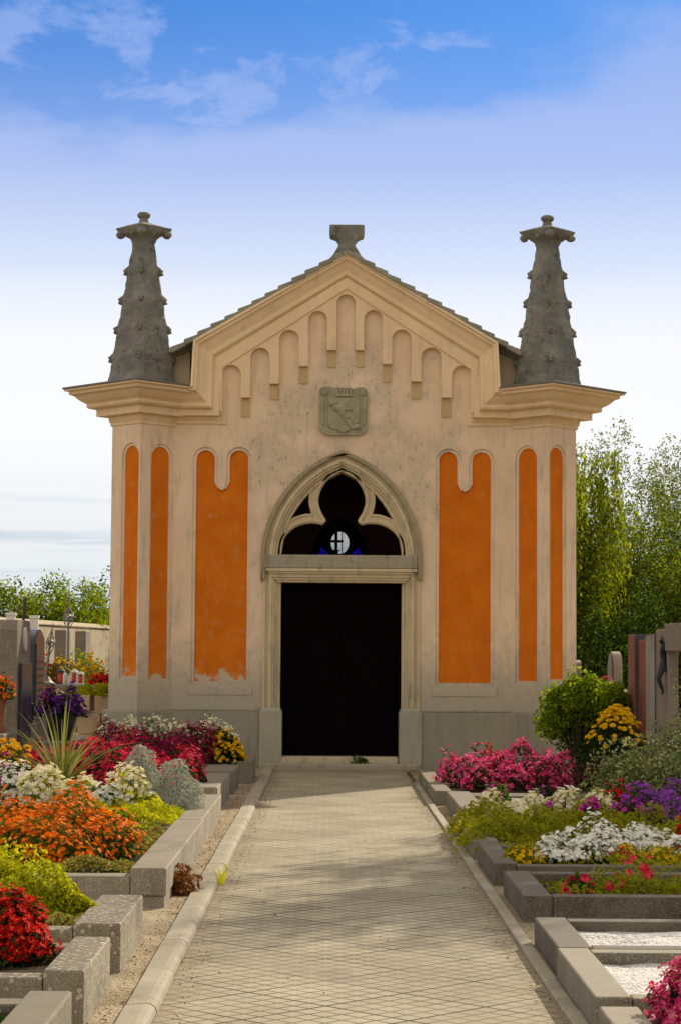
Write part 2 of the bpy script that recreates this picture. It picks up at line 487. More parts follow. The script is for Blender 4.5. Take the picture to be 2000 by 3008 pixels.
col = k.ramp(vo.outputs['Color'], [(0.0, (0.16, 0.15, 0.13)), (0.5, (0.33, 0.31, 0.28)), (1.0, (0.45, 0.43, 0.40))])
finish(k, o, col, 0.9, vo.outputs[0], 0.9, 0.014, 0.2)

# leaves and petals
G = lambda *c: c
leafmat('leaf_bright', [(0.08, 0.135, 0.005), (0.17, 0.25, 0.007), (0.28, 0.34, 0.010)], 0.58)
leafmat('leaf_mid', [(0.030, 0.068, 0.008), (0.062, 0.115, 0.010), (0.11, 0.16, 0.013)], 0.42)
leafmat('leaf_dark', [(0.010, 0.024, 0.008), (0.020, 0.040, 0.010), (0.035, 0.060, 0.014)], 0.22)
leafmat('leaf_olive', [(0.050, 0.075, 0.008), (0.110, 0.145, 0.010), (0.185, 0.20, 0.012)], 0.58)
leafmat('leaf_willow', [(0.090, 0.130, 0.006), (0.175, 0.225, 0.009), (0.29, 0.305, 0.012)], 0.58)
leafmat('leaf_lime', [(0.25, 0.28, 0.006), (0.42, 0.43, 0.008), (0.55, 0.51, 0.015)], 0.45)
leafmat('leaf_sedum', [(0.10, 0.13, 0.02), (0.25, 0.25, 0.04), (0.38, 0.32, 0.06), (0.30, 0.17, 0.05)], 0.25)
leafmat('leaf_cover', [(0.12, 0.165, 0.006), (0.24, 0.275, 0.008), (0.37, 0.36, 0.012), (0.28, 0.17, 0.012)], 0.45)
leafmat('leaf_silver', [(0.25, 0.27, 0.22), (0.36, 0.385, 0.33), (0.46, 0.48, 0.42)], 0.2, 0.8)
leafmat('leaf_varieg', [(0.07, 0.10, 0.025), (0.16, 0.20, 0.06), (0.30, 0.33, 0.14), (0.46, 0.45, 0.24)], 0.38)
leafmat('leaf_bronze', [(0.035, 0.03, 0.012), (0.07, 0.05, 0.015), (0.055, 0.075, 0.015)], 0.25)
leafmat('leaf_brown', [(0.16, 0.055, 0.015), (0.26, 0.10, 0.025), (0.12, 0.05, 0.02)], 0.3)
leafmat('leaf_litter', [(0.30, 0.16, 0.05), (0.20, 0.09, 0.03), (0.42, 0.27, 0.09)], 0.1)
leafmat('blade_green', [(0.13, 0.15, 0.03), (0.22, 0.23, 0.06), (0.34, 0.32, 0.14)], 0.3)
leafmat('petal_crimson', [(0.48, 0.006, 0.040), (0.62, 0.008, 0.050), (0.76, 0.022, 0.085), (0.86, 0.07, 0.14)], 0.30)
leafmat('petal_wine', [(0.13, 0.002, 0.026), (0.22, 0.004, 0.045), (0.34, 0.008, 0.075), (0.45, 0.018, 0.11)], 0.28)
leafmat('petal_red', [(0.22, 0.002, 0.003), (0.50, 0.004, 0.006), (0.66, 0.010, 0.008), (0.78, 0.022, 0.012)], 0.28)
leafmat('petal_pink', [(0.38, 0.010, 0.09), (0.62, 0.025, 0.16), (0.78, 0.07, 0.25), (0.88, 0.22, 0.40)], 0.32)
leafmat('petal_orange', [(0.55, 0.065, 0.001), (0.72, 0.105, 0.001), (0.84, 0.17, 0.001), (0.85, 0.25, 0.002)], 0.30)
leafmat('petal_yellow', [(0.62, 0.32, 0.008), (0.75, 0.42, 0.010), (0.82, 0.52, 0.02)], 0.28)
leafmat('petal_gold', [(0.58, 0.32, 0.003), (0.72, 0.43, 0.004), (0.80, 0.52, 0.006)], 0.25)
leafmat('petal_white', [(0.70, 0.70, 0.64), (0.80, 0.79, 0.74), (0.86, 0.85, 0.80)], 0.25)
leafmat('petal_cream', [(0.66, 0.60, 0.36), (0.76, 0.70, 0.48), (0.82, 0.76, 0.58)], 0.25)
leafmat('petal_purple', [(0.19, 0.025, 0.30), (0.28, 0.05, 0.42), (0.36, 0.09, 0.50)], 0.3)
leafmat('petal_violet', [(0.06, 0.012, 0.11), (0.10, 0.02, 0.17), (0.15, 0.035, 0.24)], 0.3)
leafmat('petal_magenta', [(0.42, 0.01, 0.26), (0.54, 0.025, 0.34), (0.60, 0.06, 0.40)], 0.3)
leafmat('petal_centre', [(0.60, 0.36, 0.02), (0.72, 0.46, 0.05)], 0.1)

# ------------------------------------------------------------------ mesh helpers
class MB:
    def __init__(self):
        self.v, self.f, self.m = [], [], []

    def add(self, vs, fs, mi=0):
        o = len(self.v)
        self.v += [tuple(p) for p in vs]
        self.f += [tuple(i + o for i in f) for f in fs]
        self.m += [mi] * len(fs)

    def box(self, x0, x1, y0, y1, z0, z1, mi=0):
        self.add([(x0, y0, z0), (x1, y0, z0), (x1, y1, z0), (x0, y1, z0), (x0, y0, z1), (x1, y0, z1), (x1, y1, z1), (x0, y1, z1)],
                 [(0, 3, 2, 1), (4, 5, 6, 7), (0, 1, 5, 4), (1, 2, 6, 5), (2, 3, 7, 6), (3, 0, 4, 7)], mi)

    def plate(self, outline, y0, y1, holes=(), fn=None, mi=0):
        """outline in (a, b); extruded from y0 to y1; fn maps (a, y, b) to a point"""
        fn = fn or (lambda a, y, b: (a, y, b))
        loops = [list(outline)] + [list(h) for h in holes]
        tris = tessellate_polygon([[Vector((a, b, 0)) for a, b in lp] for lp in loops])
        flat = [p for lp in loops for p in lp]
        n = len(flat)
        vs = [fn(a, y0, b) for a, b in flat] + [fn(a, y1, b) for a, b in flat]
        fs = [tuple(q) for q in tris] + [tuple(i + n for i in reversed(q)) for q in tris]
        s = 0
        for lp in loops:
            L = len(lp)
            for i in range(L):
                a, b = s + i, s + (i + 1) % L
                fs.append((a, b, b + n, a + n))
            s += L
        self.add(vs, fs, mi)

    def loft(self, rings, cap=True, mi=0):
        n = len(rings[0])
        vs = [p for r in rings for p in r]
        fs = []
        for i in range(len(rings) - 1):
            for j in range(n):
                a, b = i * n + j, i * n + (j + 1) % n
                fs.append((a, b, b + n, a + n))
        if cap:
            fs.append(tuple(reversed(range(n))))
            fs.append(tuple((len(rings) - 1) * n + j for j in range(n)))
        self.add(vs, fs, mi)

    def tube(self, pts, rad, n=6, mi=0):
        pts = [Vector(p) for p in pts]
        if not hasattr(rad, '__len__'):
            rad = [rad] * len(pts)
        rings = []
        for i, p in enumerate(pts):
            d = (pts[min(i + 1, len(pts) - 1)] - pts[max(i - 1, 0)]).normalized()
            a = d.cross(Vector((0.31, 0.2, 0.93)))
            if a.length < 0.05:
                a = d.cross(Vector((1, 0, 0)))
            a.normalize()
            b = d.cross(a)
            rings.append([p + (a * math.cos(2 * PI * j / n) + b * math.sin(2 * PI * j / n)) * rad[i] for j in range(n)])
        self.loft(rings, True, mi)

    def lathe(self, prof, n=16, c=(0, 0, 0), rot=0.0, mi=0):
        rings = [[(c[0] + r * math.cos(rot + 2 * PI * j / n), c[1] + r * math.sin(rot + 2 * PI * j / n), c[2] + z) for j in range(n)] for r, z in prof]
        self.loft(rings, True, mi)

    def ball(self, c, rx, ry, rz, n=10, m=6, mi=0):
        self.lathe_e(c, rx, ry, rz, n, m, mi)

    def lathe_e(self, c, rx, ry, rz, n, m, mi):
        rings = []
        for i in range(m + 1):
            th = -PI / 2 + PI * i / m
            r = max(0.02, math.cos(th))
            rings.append([(c[0] + rx * r * math.cos(2 * PI * j / n), c[1] + ry * r * math.sin(2 * PI * j / n), c[2] + rz * math.sin(th)) for j in range(n)])
        self.loft(rings, True, mi)

    def build(self, name, mat, parent=None, smooth=False, bevel=0.0, seg=2, angle=35, fix=True):
        me = bpy.data.meshes.new(name)
        me.from_pydata(self.v, [], self.f)
        mats = mat if isinstance(mat, (list, tuple)) else [mat]
        for q in mats:
            me.materials.append(MATS[q])
        if len(mats) > 1:
            me.polygons.foreach_set('material_index', self.m)
        if fix:
            bm = bmesh.new()
            bm.from_mesh(me)
            bmesh.ops.recalc_face_normals(bm, faces=bm.faces)
            bm.to_mesh(me)
            bm.free()
        if smooth:
            me.polygons.foreach_set('use_smooth', [True] * len(me.polygons))
            try:
                me.set_sharp_from_angle(angle=R(angle))
            except Exception:
                pass
        o = bpy.data.objects.new(name, me)
        COL.objects.link(o)
        if parent:
            o.parent = parent
        if bevel:
            b = o.modifiers.new('bevel', 'BEVEL')
            b.width = bevel
            b.segments = seg
            b.limit_method = 'ANGLE'
            b.angle_limit = R(40)
        return o


def rough(o, levels, strength, size=0.09):
    """weathered, uneven stone surface"""
    if levels:
        s_ = o.modifiers.new('cut', 'SUBSURF')
        s_.subdivision_type = 'SIMPLE'
        s_.levels = s_.render_levels = levels
    tx = bpy.data.textures.get('weathering_%g' % size) or bpy.data.textures.new('weathering_%g' % size, 'CLOUDS')
    tx.noise_scale = size
    tx.noise_depth = 3
    d_ = o.modifiers.new('weathering', 'DISPLACE')
    d_.texture = tx
    d_.texture_coords = 'GLOBAL'
    d_.strength = strength
    d_.mid_level = 0.5
    return o


def tag(o, label, cat, group=None, kind=None):
    if label:
        o['label'] = label
    if cat:
        o['category'] = cat
    if group:
        o['group'] = group
    if kind:
        o['kind'] = kind
    return o


def thing(name, label, cat, loc=(0, 0, 0), rz=0.0, group=None):
    o = bpy.data.objects.new(name, None)
    o.empty_display_size = 0.2
    COL.objects.link(o)
    o.location = loc
    o.rotation_euler = (0, 0, rz)
    return tag(o, label, cat, group)


def structure(o):
    o['kind'] = 'structure'
    return o


def arc(cx, cz, r, a0, a1, n=14):
    return [(cx + r * math.cos(R(a0 + (a1 - a0) * i / n)), cz + r * math.sin(R(a0 + (a1 - a0) * i / n))) for i in range(n + 1)]


def smooth_curve(pts, n=4):
    """Catmull-Rom through open points"""
    out_ = []
    P = [pts[0]] + list(pts) + [pts[-1]]
    for i in range(1, len(P) - 2):
        p0, p1, p2, p3 = P[i - 1], P[i], P[i + 1], P[i + 2]
        for s in range(n):
            u = s / n
            out_.append(tuple(0.5 * ((2 * p1[q]) + (-p0[q] + p2[q]) * u + (2 * p0[q] - 5 * p1[q] + 4 * p2[q] - p3[q]) * u * u
                                     + (-p0[q] + 3 * p1[q] - 3 * p2[q] + p3[q]) * u ** 3) for q in (0, 1)))
    out_.append(tuple(pts[-1]))
    return out_


def offset_poly(pts, d):
    """push a closed outline outwards by d (vertex normals)"""
    area = sum(pts[i][0] * pts[(i + 1) % len(pts)][1] - pts[(i + 1) % len(pts)][0] * pts[i][1] for i in range(len(pts)))
    s = 1 if area > 0 else -1
    res = []
    n = len(pts)
    for i in range(n):
        p, a, b = Vector(pts[i]), Vector(pts[i - 1]), Vector(pts[(i + 1) % n])
        e1, e2 = (p - a).normalized(), (b - p).normalized()
        n1, n2 = Vector((e1.y, -e1.x)) * s, Vector((e2.y, -e2.x)) * s
        m_ = n1 + n2
        if m_.length < 1e-4:
            m_ = n1
        m_.normalize()
        c_ = max(0.45, m_.dot(n1))
        q = p + m_ * (d / c_)
        res.append((q.x, q.y))
    return res


# ------------------------------------------------------------------ ground, path
rnd = random.Random(7)


def sheet(name, x0, x1, y0, y1, nx, ny, zf, mat):
    b = MB()
    vs = []
    for j in range(ny + 1):
        for i in range(nx + 1):
            x = x0 + (x1 - x0) * i / nx
            y = y0 + (y1 - y0) * j / ny
            vs.append((x, y, zf(x, y)))
    fs = [(j * (nx + 1) + i, j * (nx + 1) + i + 1, (j + 1) * (nx + 1) + i + 1, (j + 1) * (nx + 1) + i) for j in range(ny) for i in range(nx)]
    b.add(vs, fs)
    return b.build(name, mat, fix=False)


def sstep(v, a, b):
    u = min(1, max(0, (v - a) / (b - a)))
    return u * u * (3 - 2 * u)


def ground_z(x, y):
    """the plot is level by the path and climbs a little to the back on the left"""
    return -0.03 + 0.62 * sstep(y, 24, 34) * sstep(-x, 3.4, 4.4) + 0.25 * sstep(y, 26, 40) * sstep(x, 3.6, 4.6)


b = MB()
near = [(-16, 16, 0, 70, 64, 140)]
structure(sheet('ground', -16, 16, -4, 74, 80, 156, ground_z, 'ground_earth'))
bb = MB()
bb.add([(-1500, -60, -0.12), (1500, -60, -0.12), (1500, 2500, -0.12), (-1500, 2500, -0.12)], [(0, 1, 2, 3)])
structure(bb.build('terrain', 'ground_earth', fix=False))
structure(sheet('path', -0.736, 1.03, 2.0, 28.16, 6, 60, lambda x, y: 0.0, 'paving'))
structure(sheet('gravel_strip', -1.45, -0.86, 2.0, 28.1, 6, 60, lambda x, y: 0.010 + 0.004 * math.sin(y * 9 + x * 30), 'gravel_sand'))
structure(sheet('gravel_strip', 1.08, 1.45, 2.0, 28.1, 6, 60, lambda x, y: 0.004, 'ground_earth'))
for side in (-1, 1):
    b = MB()
    y = 2.0
    while y < (27.6 if side < 0 else 24.9):
        L = 1.0
        j = rnd.uniform(-0.004, 0.004)
        if side < 0:
            prof = [(-0.872, -0.1), (-0.872, 0.034), (-0.785, 0.040), (-0.760, 0.036), (-0.742, 0.022), (-0.735, 0.0), (-0.735, -0.1)]
        else:
            prof = [(1.03, -0.1), (1.03, 0.016), (1.036, 0.022), (1.095, 0.022), (1.102, 0.016), (1.102, -0.1)]
        b.loft([[(px + j, yy, pz + j * 0.5) for px, pz in prof] for yy in (y + 0.0012, y + L - 0.0012)])
        y += L
    o = structure(b.build('path_kerb', 'kerb_concrete', bevel=0.003))

# ------------------------------------------------------------------ chapel
UC, RD = 2.81, 0.44           # pier axis and half diagonal
chapel = thing('chapel', "cream and orange burial chapel with two stone pinnacles at the path's end", 'chapel', (0.185, 28.5, 0))

APX = 7.15
OUT = [(-2.17, 5.86), (0.015, APX), (2.19, 5.86)]


def wide_panel(x0, x1, d):
    """two round arches over one field with a hanging strip; d grows the opening"""
    zs = 4.29
    w = 0.257
    r = w / 2
    c1, c2 = x0 + r, x1 - r
    s0, s1 = x0 + w + d * -1, x1 - w + d
    zb = 1.185 - d
    mid = (x0 + x1) / 2
    pts = [(x0 - d, zb)]
    pts += arc(c1, zs, r + d, 180, 0)
    a, b_ = c1 + r + d, c2 - r - d
    hang = 3.97 + d * 0.2
    pts += [(a, hang), (a + 0.045 - d * .3, hang - 0.085 - d * .5), (mid, hang - 0.10 - d * .5), (b_ - 0.045 + d * .3, hang - 0.085 - d * .5), (b_, hang)]
    pts += arc(c2, zs, r + d, 180, 0)
    pts += [(x1 + d, zb)]
    return pts


PAN = [(-2.066, -1.342), (1.333, 2.057)]
CX = -0.025                    # doorway axis


def doorline(w, top=None, spring=2.89, rr=None, z0=0.0):
    """pointed arch outline half width w, standing on z0"""
    W0, H0 = 1.113, 1.525
    RR = (W0 * W0 + H0 * H0) / (2 * W0)
    off = RR - W0
    r = RR - (W0 - w)
    apz = math.sqrt(max(0.01, r * r - off * off))
    a1 = math.degrees(math.atan2(apz, off))
    left = [(CX + off - r * math.cos(R(a1 * i / 16)), spring + r * math.sin(R(a1 * i / 16))) for i in range(17)]
    right = [(2 * CX - x, z) for x, z in reversed(left[:-1])]
    return [(CX - w, z0)] + left + right + [(CX + w, z0)]


gable = [(-2.75, 5.15), (-2.15, 5.15), (-2.15, 5.84), (0.015, APX - 0.03), (2.17, 5.84), (2.17, 5.15), (2.75, 5.15)]
inner_door = doorline(0.98, z0=-0.2)
wall_out = [(-2.75, -0.2)] + inner_door + [(2.75, -0.2)] + list(reversed(gable))
b = MB()
b.plate(wall_out, 0.0, 0.032, [wide_panel(x0, x1, 0.048) for x0, x1 in PAN])
b.plate(wall_out, 0.028, 0.085, [wide_panel(x0, x1, 0.0) for x0, x1 in PAN])
b.plate(wall_out, 0.080, 0.45)
wall = b.build('wall', 'wall_plaster', chapel)
for i, (x0, x1) in enumerate(PAN):
    b = MB()
    b.plate(wide_panel(x0, x1, -0.001), 0.060, 0.079)
    o = b.build('orange_panel', 'orange_flaked' if i == 0 else 'orange_plain', chapel)
    if i == 0:
        o['label'] = 'orange limewash panel flaking off towards the doorway'
# side and rear walls
b = MB()
for s in (-1, 1):
    b.box(min(s * 2.72, s * 3.02), max(s * 2.72, s * 3.02), 0.452, 6.3, -0.2, 5.2)
rear = [(-2.715, -0.2), (2.715, -0.2), (2.715, 5.2), (2.1, 5.75), (0, 7.0), (-2.1, 5.75), (-2.715, 5.2)]
def back_arch(w, z0, zs, f=1.0, n=10, c=0.0):
    r = w * 1.55
    apz = math.sqrt(r * r - (r - w) ** 2)
    a1 = math.degrees(math.atan2(apz, r - w))
    L = [(c - w + r - r * math.cos(R(a1 * i / n)), zs + r * math.sin(R(a1 * i / n))) for i in range(n + 1)]
    return [(c - w, z0)] + L + [(2 * c - x, z) for x, z in reversed(L[:-1])] + [(c + w, z0)]
BWC = -0.02
b.plate(rear, 6.0, 6.35, [back_arch(0.50, 1.9, 3.16, c=BWC)])
b.build('rear_wall', 'inner_plaster', chapel)
b = MB()
b.plate(back_arch(0.56, 1.9, 3.16, c=BWC), 5.93, 6.02, [back_arch(0.50, 1.93, 3.16, c=BWC)])
win = b.build('rear_window', 'inner_plaster', chapel)
OC = (BWC + 0.0, 3.47)
ell = [(OC[0] + 0.155 * math.cos(2 * PI * i / 28), OC[1] + 0.19 * math.sin(2 * PI * i / 28)) for i in range(28)]
triL = [(BWC - 0.40, 3.02), (BWC - 0.385, 3.22), (BWC - 0.31, 3.40), (BWC - 0.215, 3.31), (BWC - 0.17, 3.19), (BWC - 0.16, 3.02)]
triR = [(2 * BWC - x, z) for x, z in triL]
b = MB()
b.plate(back_arch(0.502, 1.9, 3.16, c=BWC), 6.10, 6.16, [ell, triL, triR])
b.box(OC[0] + 0.028, OC[0] + 0.045, 6.11, 6.15, OC[1] - 0.19, OC[1] + 0.19)
b.build('lead_frame', 'door_wood', win)
b = MB()
b.plate([(OC[0] + (x - OC[0]) * 1.05, OC[1] + (z - OC[1]) * 1.05) for x, z in ell], 6.125, 6.135)
b.build('clear_pane', 'pane_clear', win)
for tri in (triL, triR):
    b = MB()
    b.plate(offset_poly(tri, 0.01), 6.125, 6.135)
    b.build('blue_pane', 'pane_blue', win)
# interior floor
b = MB()
b.box(-2.71, 2.71, 0.46, 5.99, 0.0, 0.10)
b.build('floor', 'inner_plaster', chapel)

# --- roof: two slopes of overlapping stone slabs
b = MB()
N = 13
for s in (-1, 1):
    x1, z1 = s * 2.42 + 0.015, 5.80
    for i in range(N):
        f0, f1 = i / N, (i + 1.12) / N
        a = (0.015 + (x1 - 0.015) * f0, 7.22 + (z1 - 7.22) * f0)
        c_ = (0.015 + (x1 - 0.015) * f1, 7.22 + (z1 - 7.22) * f1)
        up = 0.046
        jit = rnd.uniform(-0.008, 0.008)
        ring = [(a[0], a[1] - 0.06), (c_[0] + s * jit, c_[1] - 0.045), (c_[0] + s * jit, c_[1] + up), (a[0], a[1] + 0.004)]
        yf = -0.285 + rnd.uniform(-0.012, 0.012)
        b.loft([[(p[0], yy, p[1]) for p in ring] for yy in (yf, 6.6)])
b.build('roof', 'roof_stone', chapel, bevel=0.012)
# eaves boarding closing the roof underside behind the slabs
b = MB()
for s in (-1, 1):
    b.plate([(0.015, 7.10), (s * 2.17, 5.82), (s * 3.0, 5.16), (s * 3.0, 5.08), (s * 2.1, 5.72), (0.015, 6.98)], 0.46, 5.98)
b.build('roof_boarding', 'inner_plaster', chapel)
# shoulders between gable and pinnacles
for s in (-1, 1):
    b = MB()
    b.plate([(s * 2.18, 5.20), (s * 2.62, 5.20), (s * 2.62, 5.66), (s * 2.40, 5.76), (s * 2.18, 5.86)], 0.10, 0.55)
    o = b.build('shoulder', 'shoulder_plaster', chapel)
    b = MB()
    b.plate([(s * 2.10, 5.87), (s * 2.72, 5.60), (s * 2.72, 5.68), (s * 2.36, 5.86), (s * 2.10, 5.97)], 0.02, 0.9)
    b.build('coping', 'roof_stone', o, bevel=0.01)

# --- gable moulding band: profile (f across band, projection)
PROF = [(-0.03, -0.1), (-0.03, .485), (.05, .49), (.075, .44), (.16, .44), (.21, .385), (.27, .352), (.40, .31), (.47, .28), (.55, .256), (.565, .262),
        (.62, .268), (.68, .258), (.72, .235), (.725, .163), (.955, .163), (.965, .05), (1.06, .045), (1.10, .026), (1.20, .024), (1.24, 0.004), (1.25, -0.02)]
band_o = [(-2.44, 5.275, 1.0), (-2.12, 5.275, 0.95), (-2.10, 5.925, 0.62), (0.015, 7.172, 0.54), (2.12, 5.925, 0.62), (2.14, 5.275, 0.95), (2.46, 5.275, 1.0)]
band_i = [(-2.44, 4.872), (-1.735, 4.872), (-1.735, 5.655), (0.015, 6.775), (1.79, 5.655), (1.79, 4.872), (2.46, 4.872)]
b = MB()
rings = []
for (ox, oz, sc), (ix, iz) in zip(band_o, band_i):
    rings.append([(ox + (ix - ox) * f, -p * sc if p > 0 else -p, oz + (iz - oz) * f) for f, p in PROF])
b.loft(rings, cap=True)
b.build('gable_moulding', 'trim_plaster', chapel)

# --- arcaded frieze
cxs = [-1.590, -1.185, -0.780, -0.384, 0.013, 0.388, 0.793, 1.215, 1.640]
tops = [5.612, 5.858, 6.115, 6.388, 6.625, 6.405, 6.130, 5.878, 5.628]
strips = [(-1.453, -1.319, 5.152, 4.889), (-1.052, -0.918, 5.352, 5.137), (-0.646, -0.512, 5.601, 5.367), (-0.251, -0.118, 5.833, 5.604),
          (0.146, 0.268, 5.835, 5.606), (0.526, 0.660, 5.641, 5.395), (0.930, 1.072, 5.398, 5.164), (1.352, 1.500, 5.173, 4.908)]
lo = [(-1.74, 4.90), (-1.725, 4.90)]
edges = [-1.722] + [e for s_ in strips for e in s_[:2]] + [1.782]
pl = [(-1.76, 4.90), (edges[0], 4.90)]
for i, (cx, tz) in enumerate(zip(cxs, tops)):
    l, r_ = edges[2 * i], edges[2 * i + 1]
    rad = (r_ - l) / 2
    c_ = (l + r_) / 2
    pl += arc(c_, tz - rad, rad, 180, 0, 12)
    if i < 8:
        zb = strips[i][2]
        pl += [(r_, zb), (strips[i][1], zb)]
pl += [(edges[-1], 4.90), (1.82, 4.90), (1.82, 5.70), (0.015, 6.86), (-1.76, 5.70)]
b = MB()
b.plate(pl, -0.095, 0.004)
b.build('arcade_frieze', 'trim_plaster', chapel, bevel=0.008)
b = MB()   # thin raised fillet under the raking moulding
o_, i_ = [(-1.80, 5.60), (0.015, 6.83), (1.86, 5.60)], [(-1.70, 5.56), (0.015, 6.685), (1.75, 5.56)]
b.plate([(-1.80, 4.95), (-1.80, 5.70), (0.015, 6.86), (1.86, 5.70), (1.86, 4.95), (1.765, 4.95), (1.765, 5.57), (0.015, 6.70), (-1.708, 5.57), (-1.708, 4.95)], -0.118, -0.08)
b.build('raking_fillet', 'trim_plaster', chapel, bevel=0.006)
for x0, x1, zb, zp in strips:
    b = MB()
    b.box(x0 + 0.004, x1 - 0.004, -0.018, 0.003, zp, zb - 0.003)
    b.build('corbel_patch', 'patch_plaster', chapel)

# --- piers (square, set diagonally)
DZ = [(0, 1), (-1, 0), (0, -1), (1, 0)]
def diamond(uc, r, z, yc=0.0):
    return [(uc + r, yc, z), (uc, yc + r, z), (uc - r, yc, z), (uc, yc - r, z)]


def dia_in(uc, s, r, z, lim=2.135):
    """pier section cut off where it runs into the gable moulding"""
    e = max(0.0, r - (abs(uc) - lim))
    ui = uc - s * min(r, abs(uc) - lim)
    return [(uc + s * r, 0, z), (uc, r, z), (ui, e, z), (ui, -e, z), (uc, -r, z)]


def face_plate(b, uc, side, outline, holes, d0, d1):
    """plate on a pier face; a runs from the front corner outwards, d is depth behind the face"""
    q = 1 / math.sqrt(2)
    def fn(a, d, z):
        return (uc + side * (a * q - d * q), -RD + a * q + d * q, z)
    b.plate(outline, d0, d1, holes, fn)


def arch_slot(a0, a1, z0, ztop, d):
    r = (a1 - a0) / 2
    return [(a0 - d, z0 - d)] + arc((a0 + a1) / 2, ztop - r, r + d, 180, 0) + [(a1 + d, z0 - d)]


FL = RD * math.sqrt(2)
for s in (-1, 1):
    uc = s * UC
    pier = None
    b = MB()
    b.loft([diamond(uc, RD - 0.075, -0.1), diamond(uc, RD - 0.075, 4.9)])
    slots = []
    for side in (-1, 1):
        inner = (side == -s)
        a0, a1 = (0.215, 0.545) if inner else (0.06, 0.36)
        if not inner:
            pass
        zt = 4.445 if s < 0 else 4.462
        zl = 1.22 if inner else 1.25
        e0, e1 = (0.0, 0.004) if side < 0 else (0.0240, 0.052)
        outl = [(e0, 0.0), (FL, 0.0), (FL, 4.88), (e0, 4.88)]
        face_plate(b, uc, side, outl, [arch_slot(a0, a1, zl, zt, 0.040)], 0.0, 0.024)
        face_plate(b, uc, side, [(e1, 0.003), (FL - .003, 0.003), (FL - .003, 4.877), (e1, 4.877)], [arch_slot(a0, a1, zl, zt, 0.0)], 0.022, 0.049)
        slots.append((side, a0, a1, zl, zt))
    pier = b.build('pier', 'pier_plaster', chapel)
    for side, a0, a1, zl, zt in slots:
        b = MB()
        face_plate(b, uc, side, arch_slot(a0, a1, zl, zt, 0.002), [], 0.040, 0.060)
        b.build('orange_panel', 'orange_flaked' if s < 0 else 'orange_plain', pier)
    # cornice of the pier
    CP = [(0.0, 4.73), (.028, 4.745), (.03, 4.785), (.05, 4.80), (.058, 4.862), (.23, 4.874), (.23, 4.968), (.345, 4.988), (.372, 5.012), (.362, 5.045),
          (.40, 5.068), (.44, 5.083), (.50, 5.123), (.547, 5.163), (.62, 5.183), (.62, 5.222), (.69, 5.232), (.69, 5.258)]
    b = MB()
    b.loft([dia_in(uc, s, RD - 0.02, 4.70)] + [dia_in(uc, s, RD + r, z + 0.002) for r, z in CP] + [dia_in(uc, s, RD + .2, 5.30)])
    cor = b.build('pier_cornice', 'trim_plaster', chapel)
    b = MB()
    b.loft([dia_in(uc, s, RD + .71, 5.258), dia_in(uc, s, RD + .715, 5.266), dia_in(uc, s, RD + .715, 5.286), dia_in(uc, s, RD + .02, 5.375)])
    b.build('flashing', 'flashing', cor, bevel=0.004)

    # pinnacle
    su = s * 2.848
    b = MB()
    lin_r = lambda z: 0.457 + (0.152 - 0.457) * (z - 5.38) / (7.34 - 5.38)
    KZ = (5.685, 6.095, 6.515, 6.925)
    levels = [(lin_r(5.30), 5.30), (lin_r(5.40), 5.40)]
    for kz in KZ:
        levels += [(lin_r(kz - .22) - .010, kz - .22), (lin_r(kz - .09) - .002, kz - .09), (lin_r(kz) + .002, kz - .035), (lin_r(kz) + .004, kz + .01), (lin_r(kz + .06) + .002, kz + .06), (lin_r(kz + .12) - .004, kz + .12)]
    levels += [(lin_r(7.20) - .006, 7.20), (lin_r(7.36), 7.36), (lin_r(7.36) + .012, 7.42)]
    # chamfered square section: edge forward
    def sec(r, z):
        ch = 0.13
        pts = []
        for k_ in range(4):
            a = -PI / 2 + k_ * PI / 2
            d1 = (math.cos(a), math.sin(a))
            t1 = (-d1[1], d1[0])
            for q in (-1, 1):
                pts.append((su + d1[0] * r * (1 - ch * .6) + t1[0] * r * ch * q, d1[1] * r * (1 - ch * .6) + t1[1] * r * ch * q, z))
        return pts
    b.loft([sec(r * 1.11, z) for r, z in levels])
    pin = rough(b.build('pinnacle', 'spire_stone', chapel), 3, 0.032)
    for r, z in [(lin_r(kz) + .016, kz) for kz in KZ]:
        for k_ in range(4):
            a = -PI / 2 + k_ * PI / 2
            ca, sa = math.cos(a), math.sin(a)
            b = MB()
            q_ = .62 if k_ in (0, 2) else 1.0
            b.tube([(su + ca * (r - .03), sa * (r - .03), z + .085), (su + ca * (r - .012), sa * (r - .012), z + .05), (su + ca * (r + .012), sa * (r + .012), z + .015), (su + ca * (r + .018), sa * (r + .018), z - .02), (su + ca * (r - .01), sa * (r - .01), z - .045)], [.012 * q_, .032 * q_, .044 * q_, .042 * q_, .016 * q_], 8)
            rough(b.build('crocket', 'spire_stone', pin, smooth=True), 1, 0.03, 0.05)
    b = MB()
    b.loft([diamond(su, 0.165, 7.34), diamond(su, 0.19, 7.40), diamond(su, 0.25, 7.44), diamond(su, 0.34, 7.47), diamond(su, 0.375, 7.51), diamond(su, 0.398, 7.545), diamond(su, 0.396, 7.557), diamond(su, 0.10, 7.63)])
    for k_ in range(4):
        a = -PI / 2 + k_ * PI / 2
        b.ball((su + math.cos(a) * 0.330, math.sin(a) * 0.330, 7.462), 0.066, 0.066, 0.056, 12, 8)
        a += PI / 4
        b.ball((su + math.cos(a) * 0.205, math.sin(a) * 0.205, 7.475), 0.045, 0.045, 0.042, 8, 5)
    rough(b.build('capital', 'spire_stone', pin), 2, 0.030)
    b = MB()
    b.lathe([(0.085, 7.60), (0.078, 7.625), (0.064, 7.68), (0.060, 7.70), (0.082, 7.712), (0.095, 7.74), (0.093, 7.762), (0.066, 7.785), (0.02, 7.795)], 14, (su, 0, 0))
    b.build('finial_knob', 'spire_stone', pin, smooth=True, angle=60)

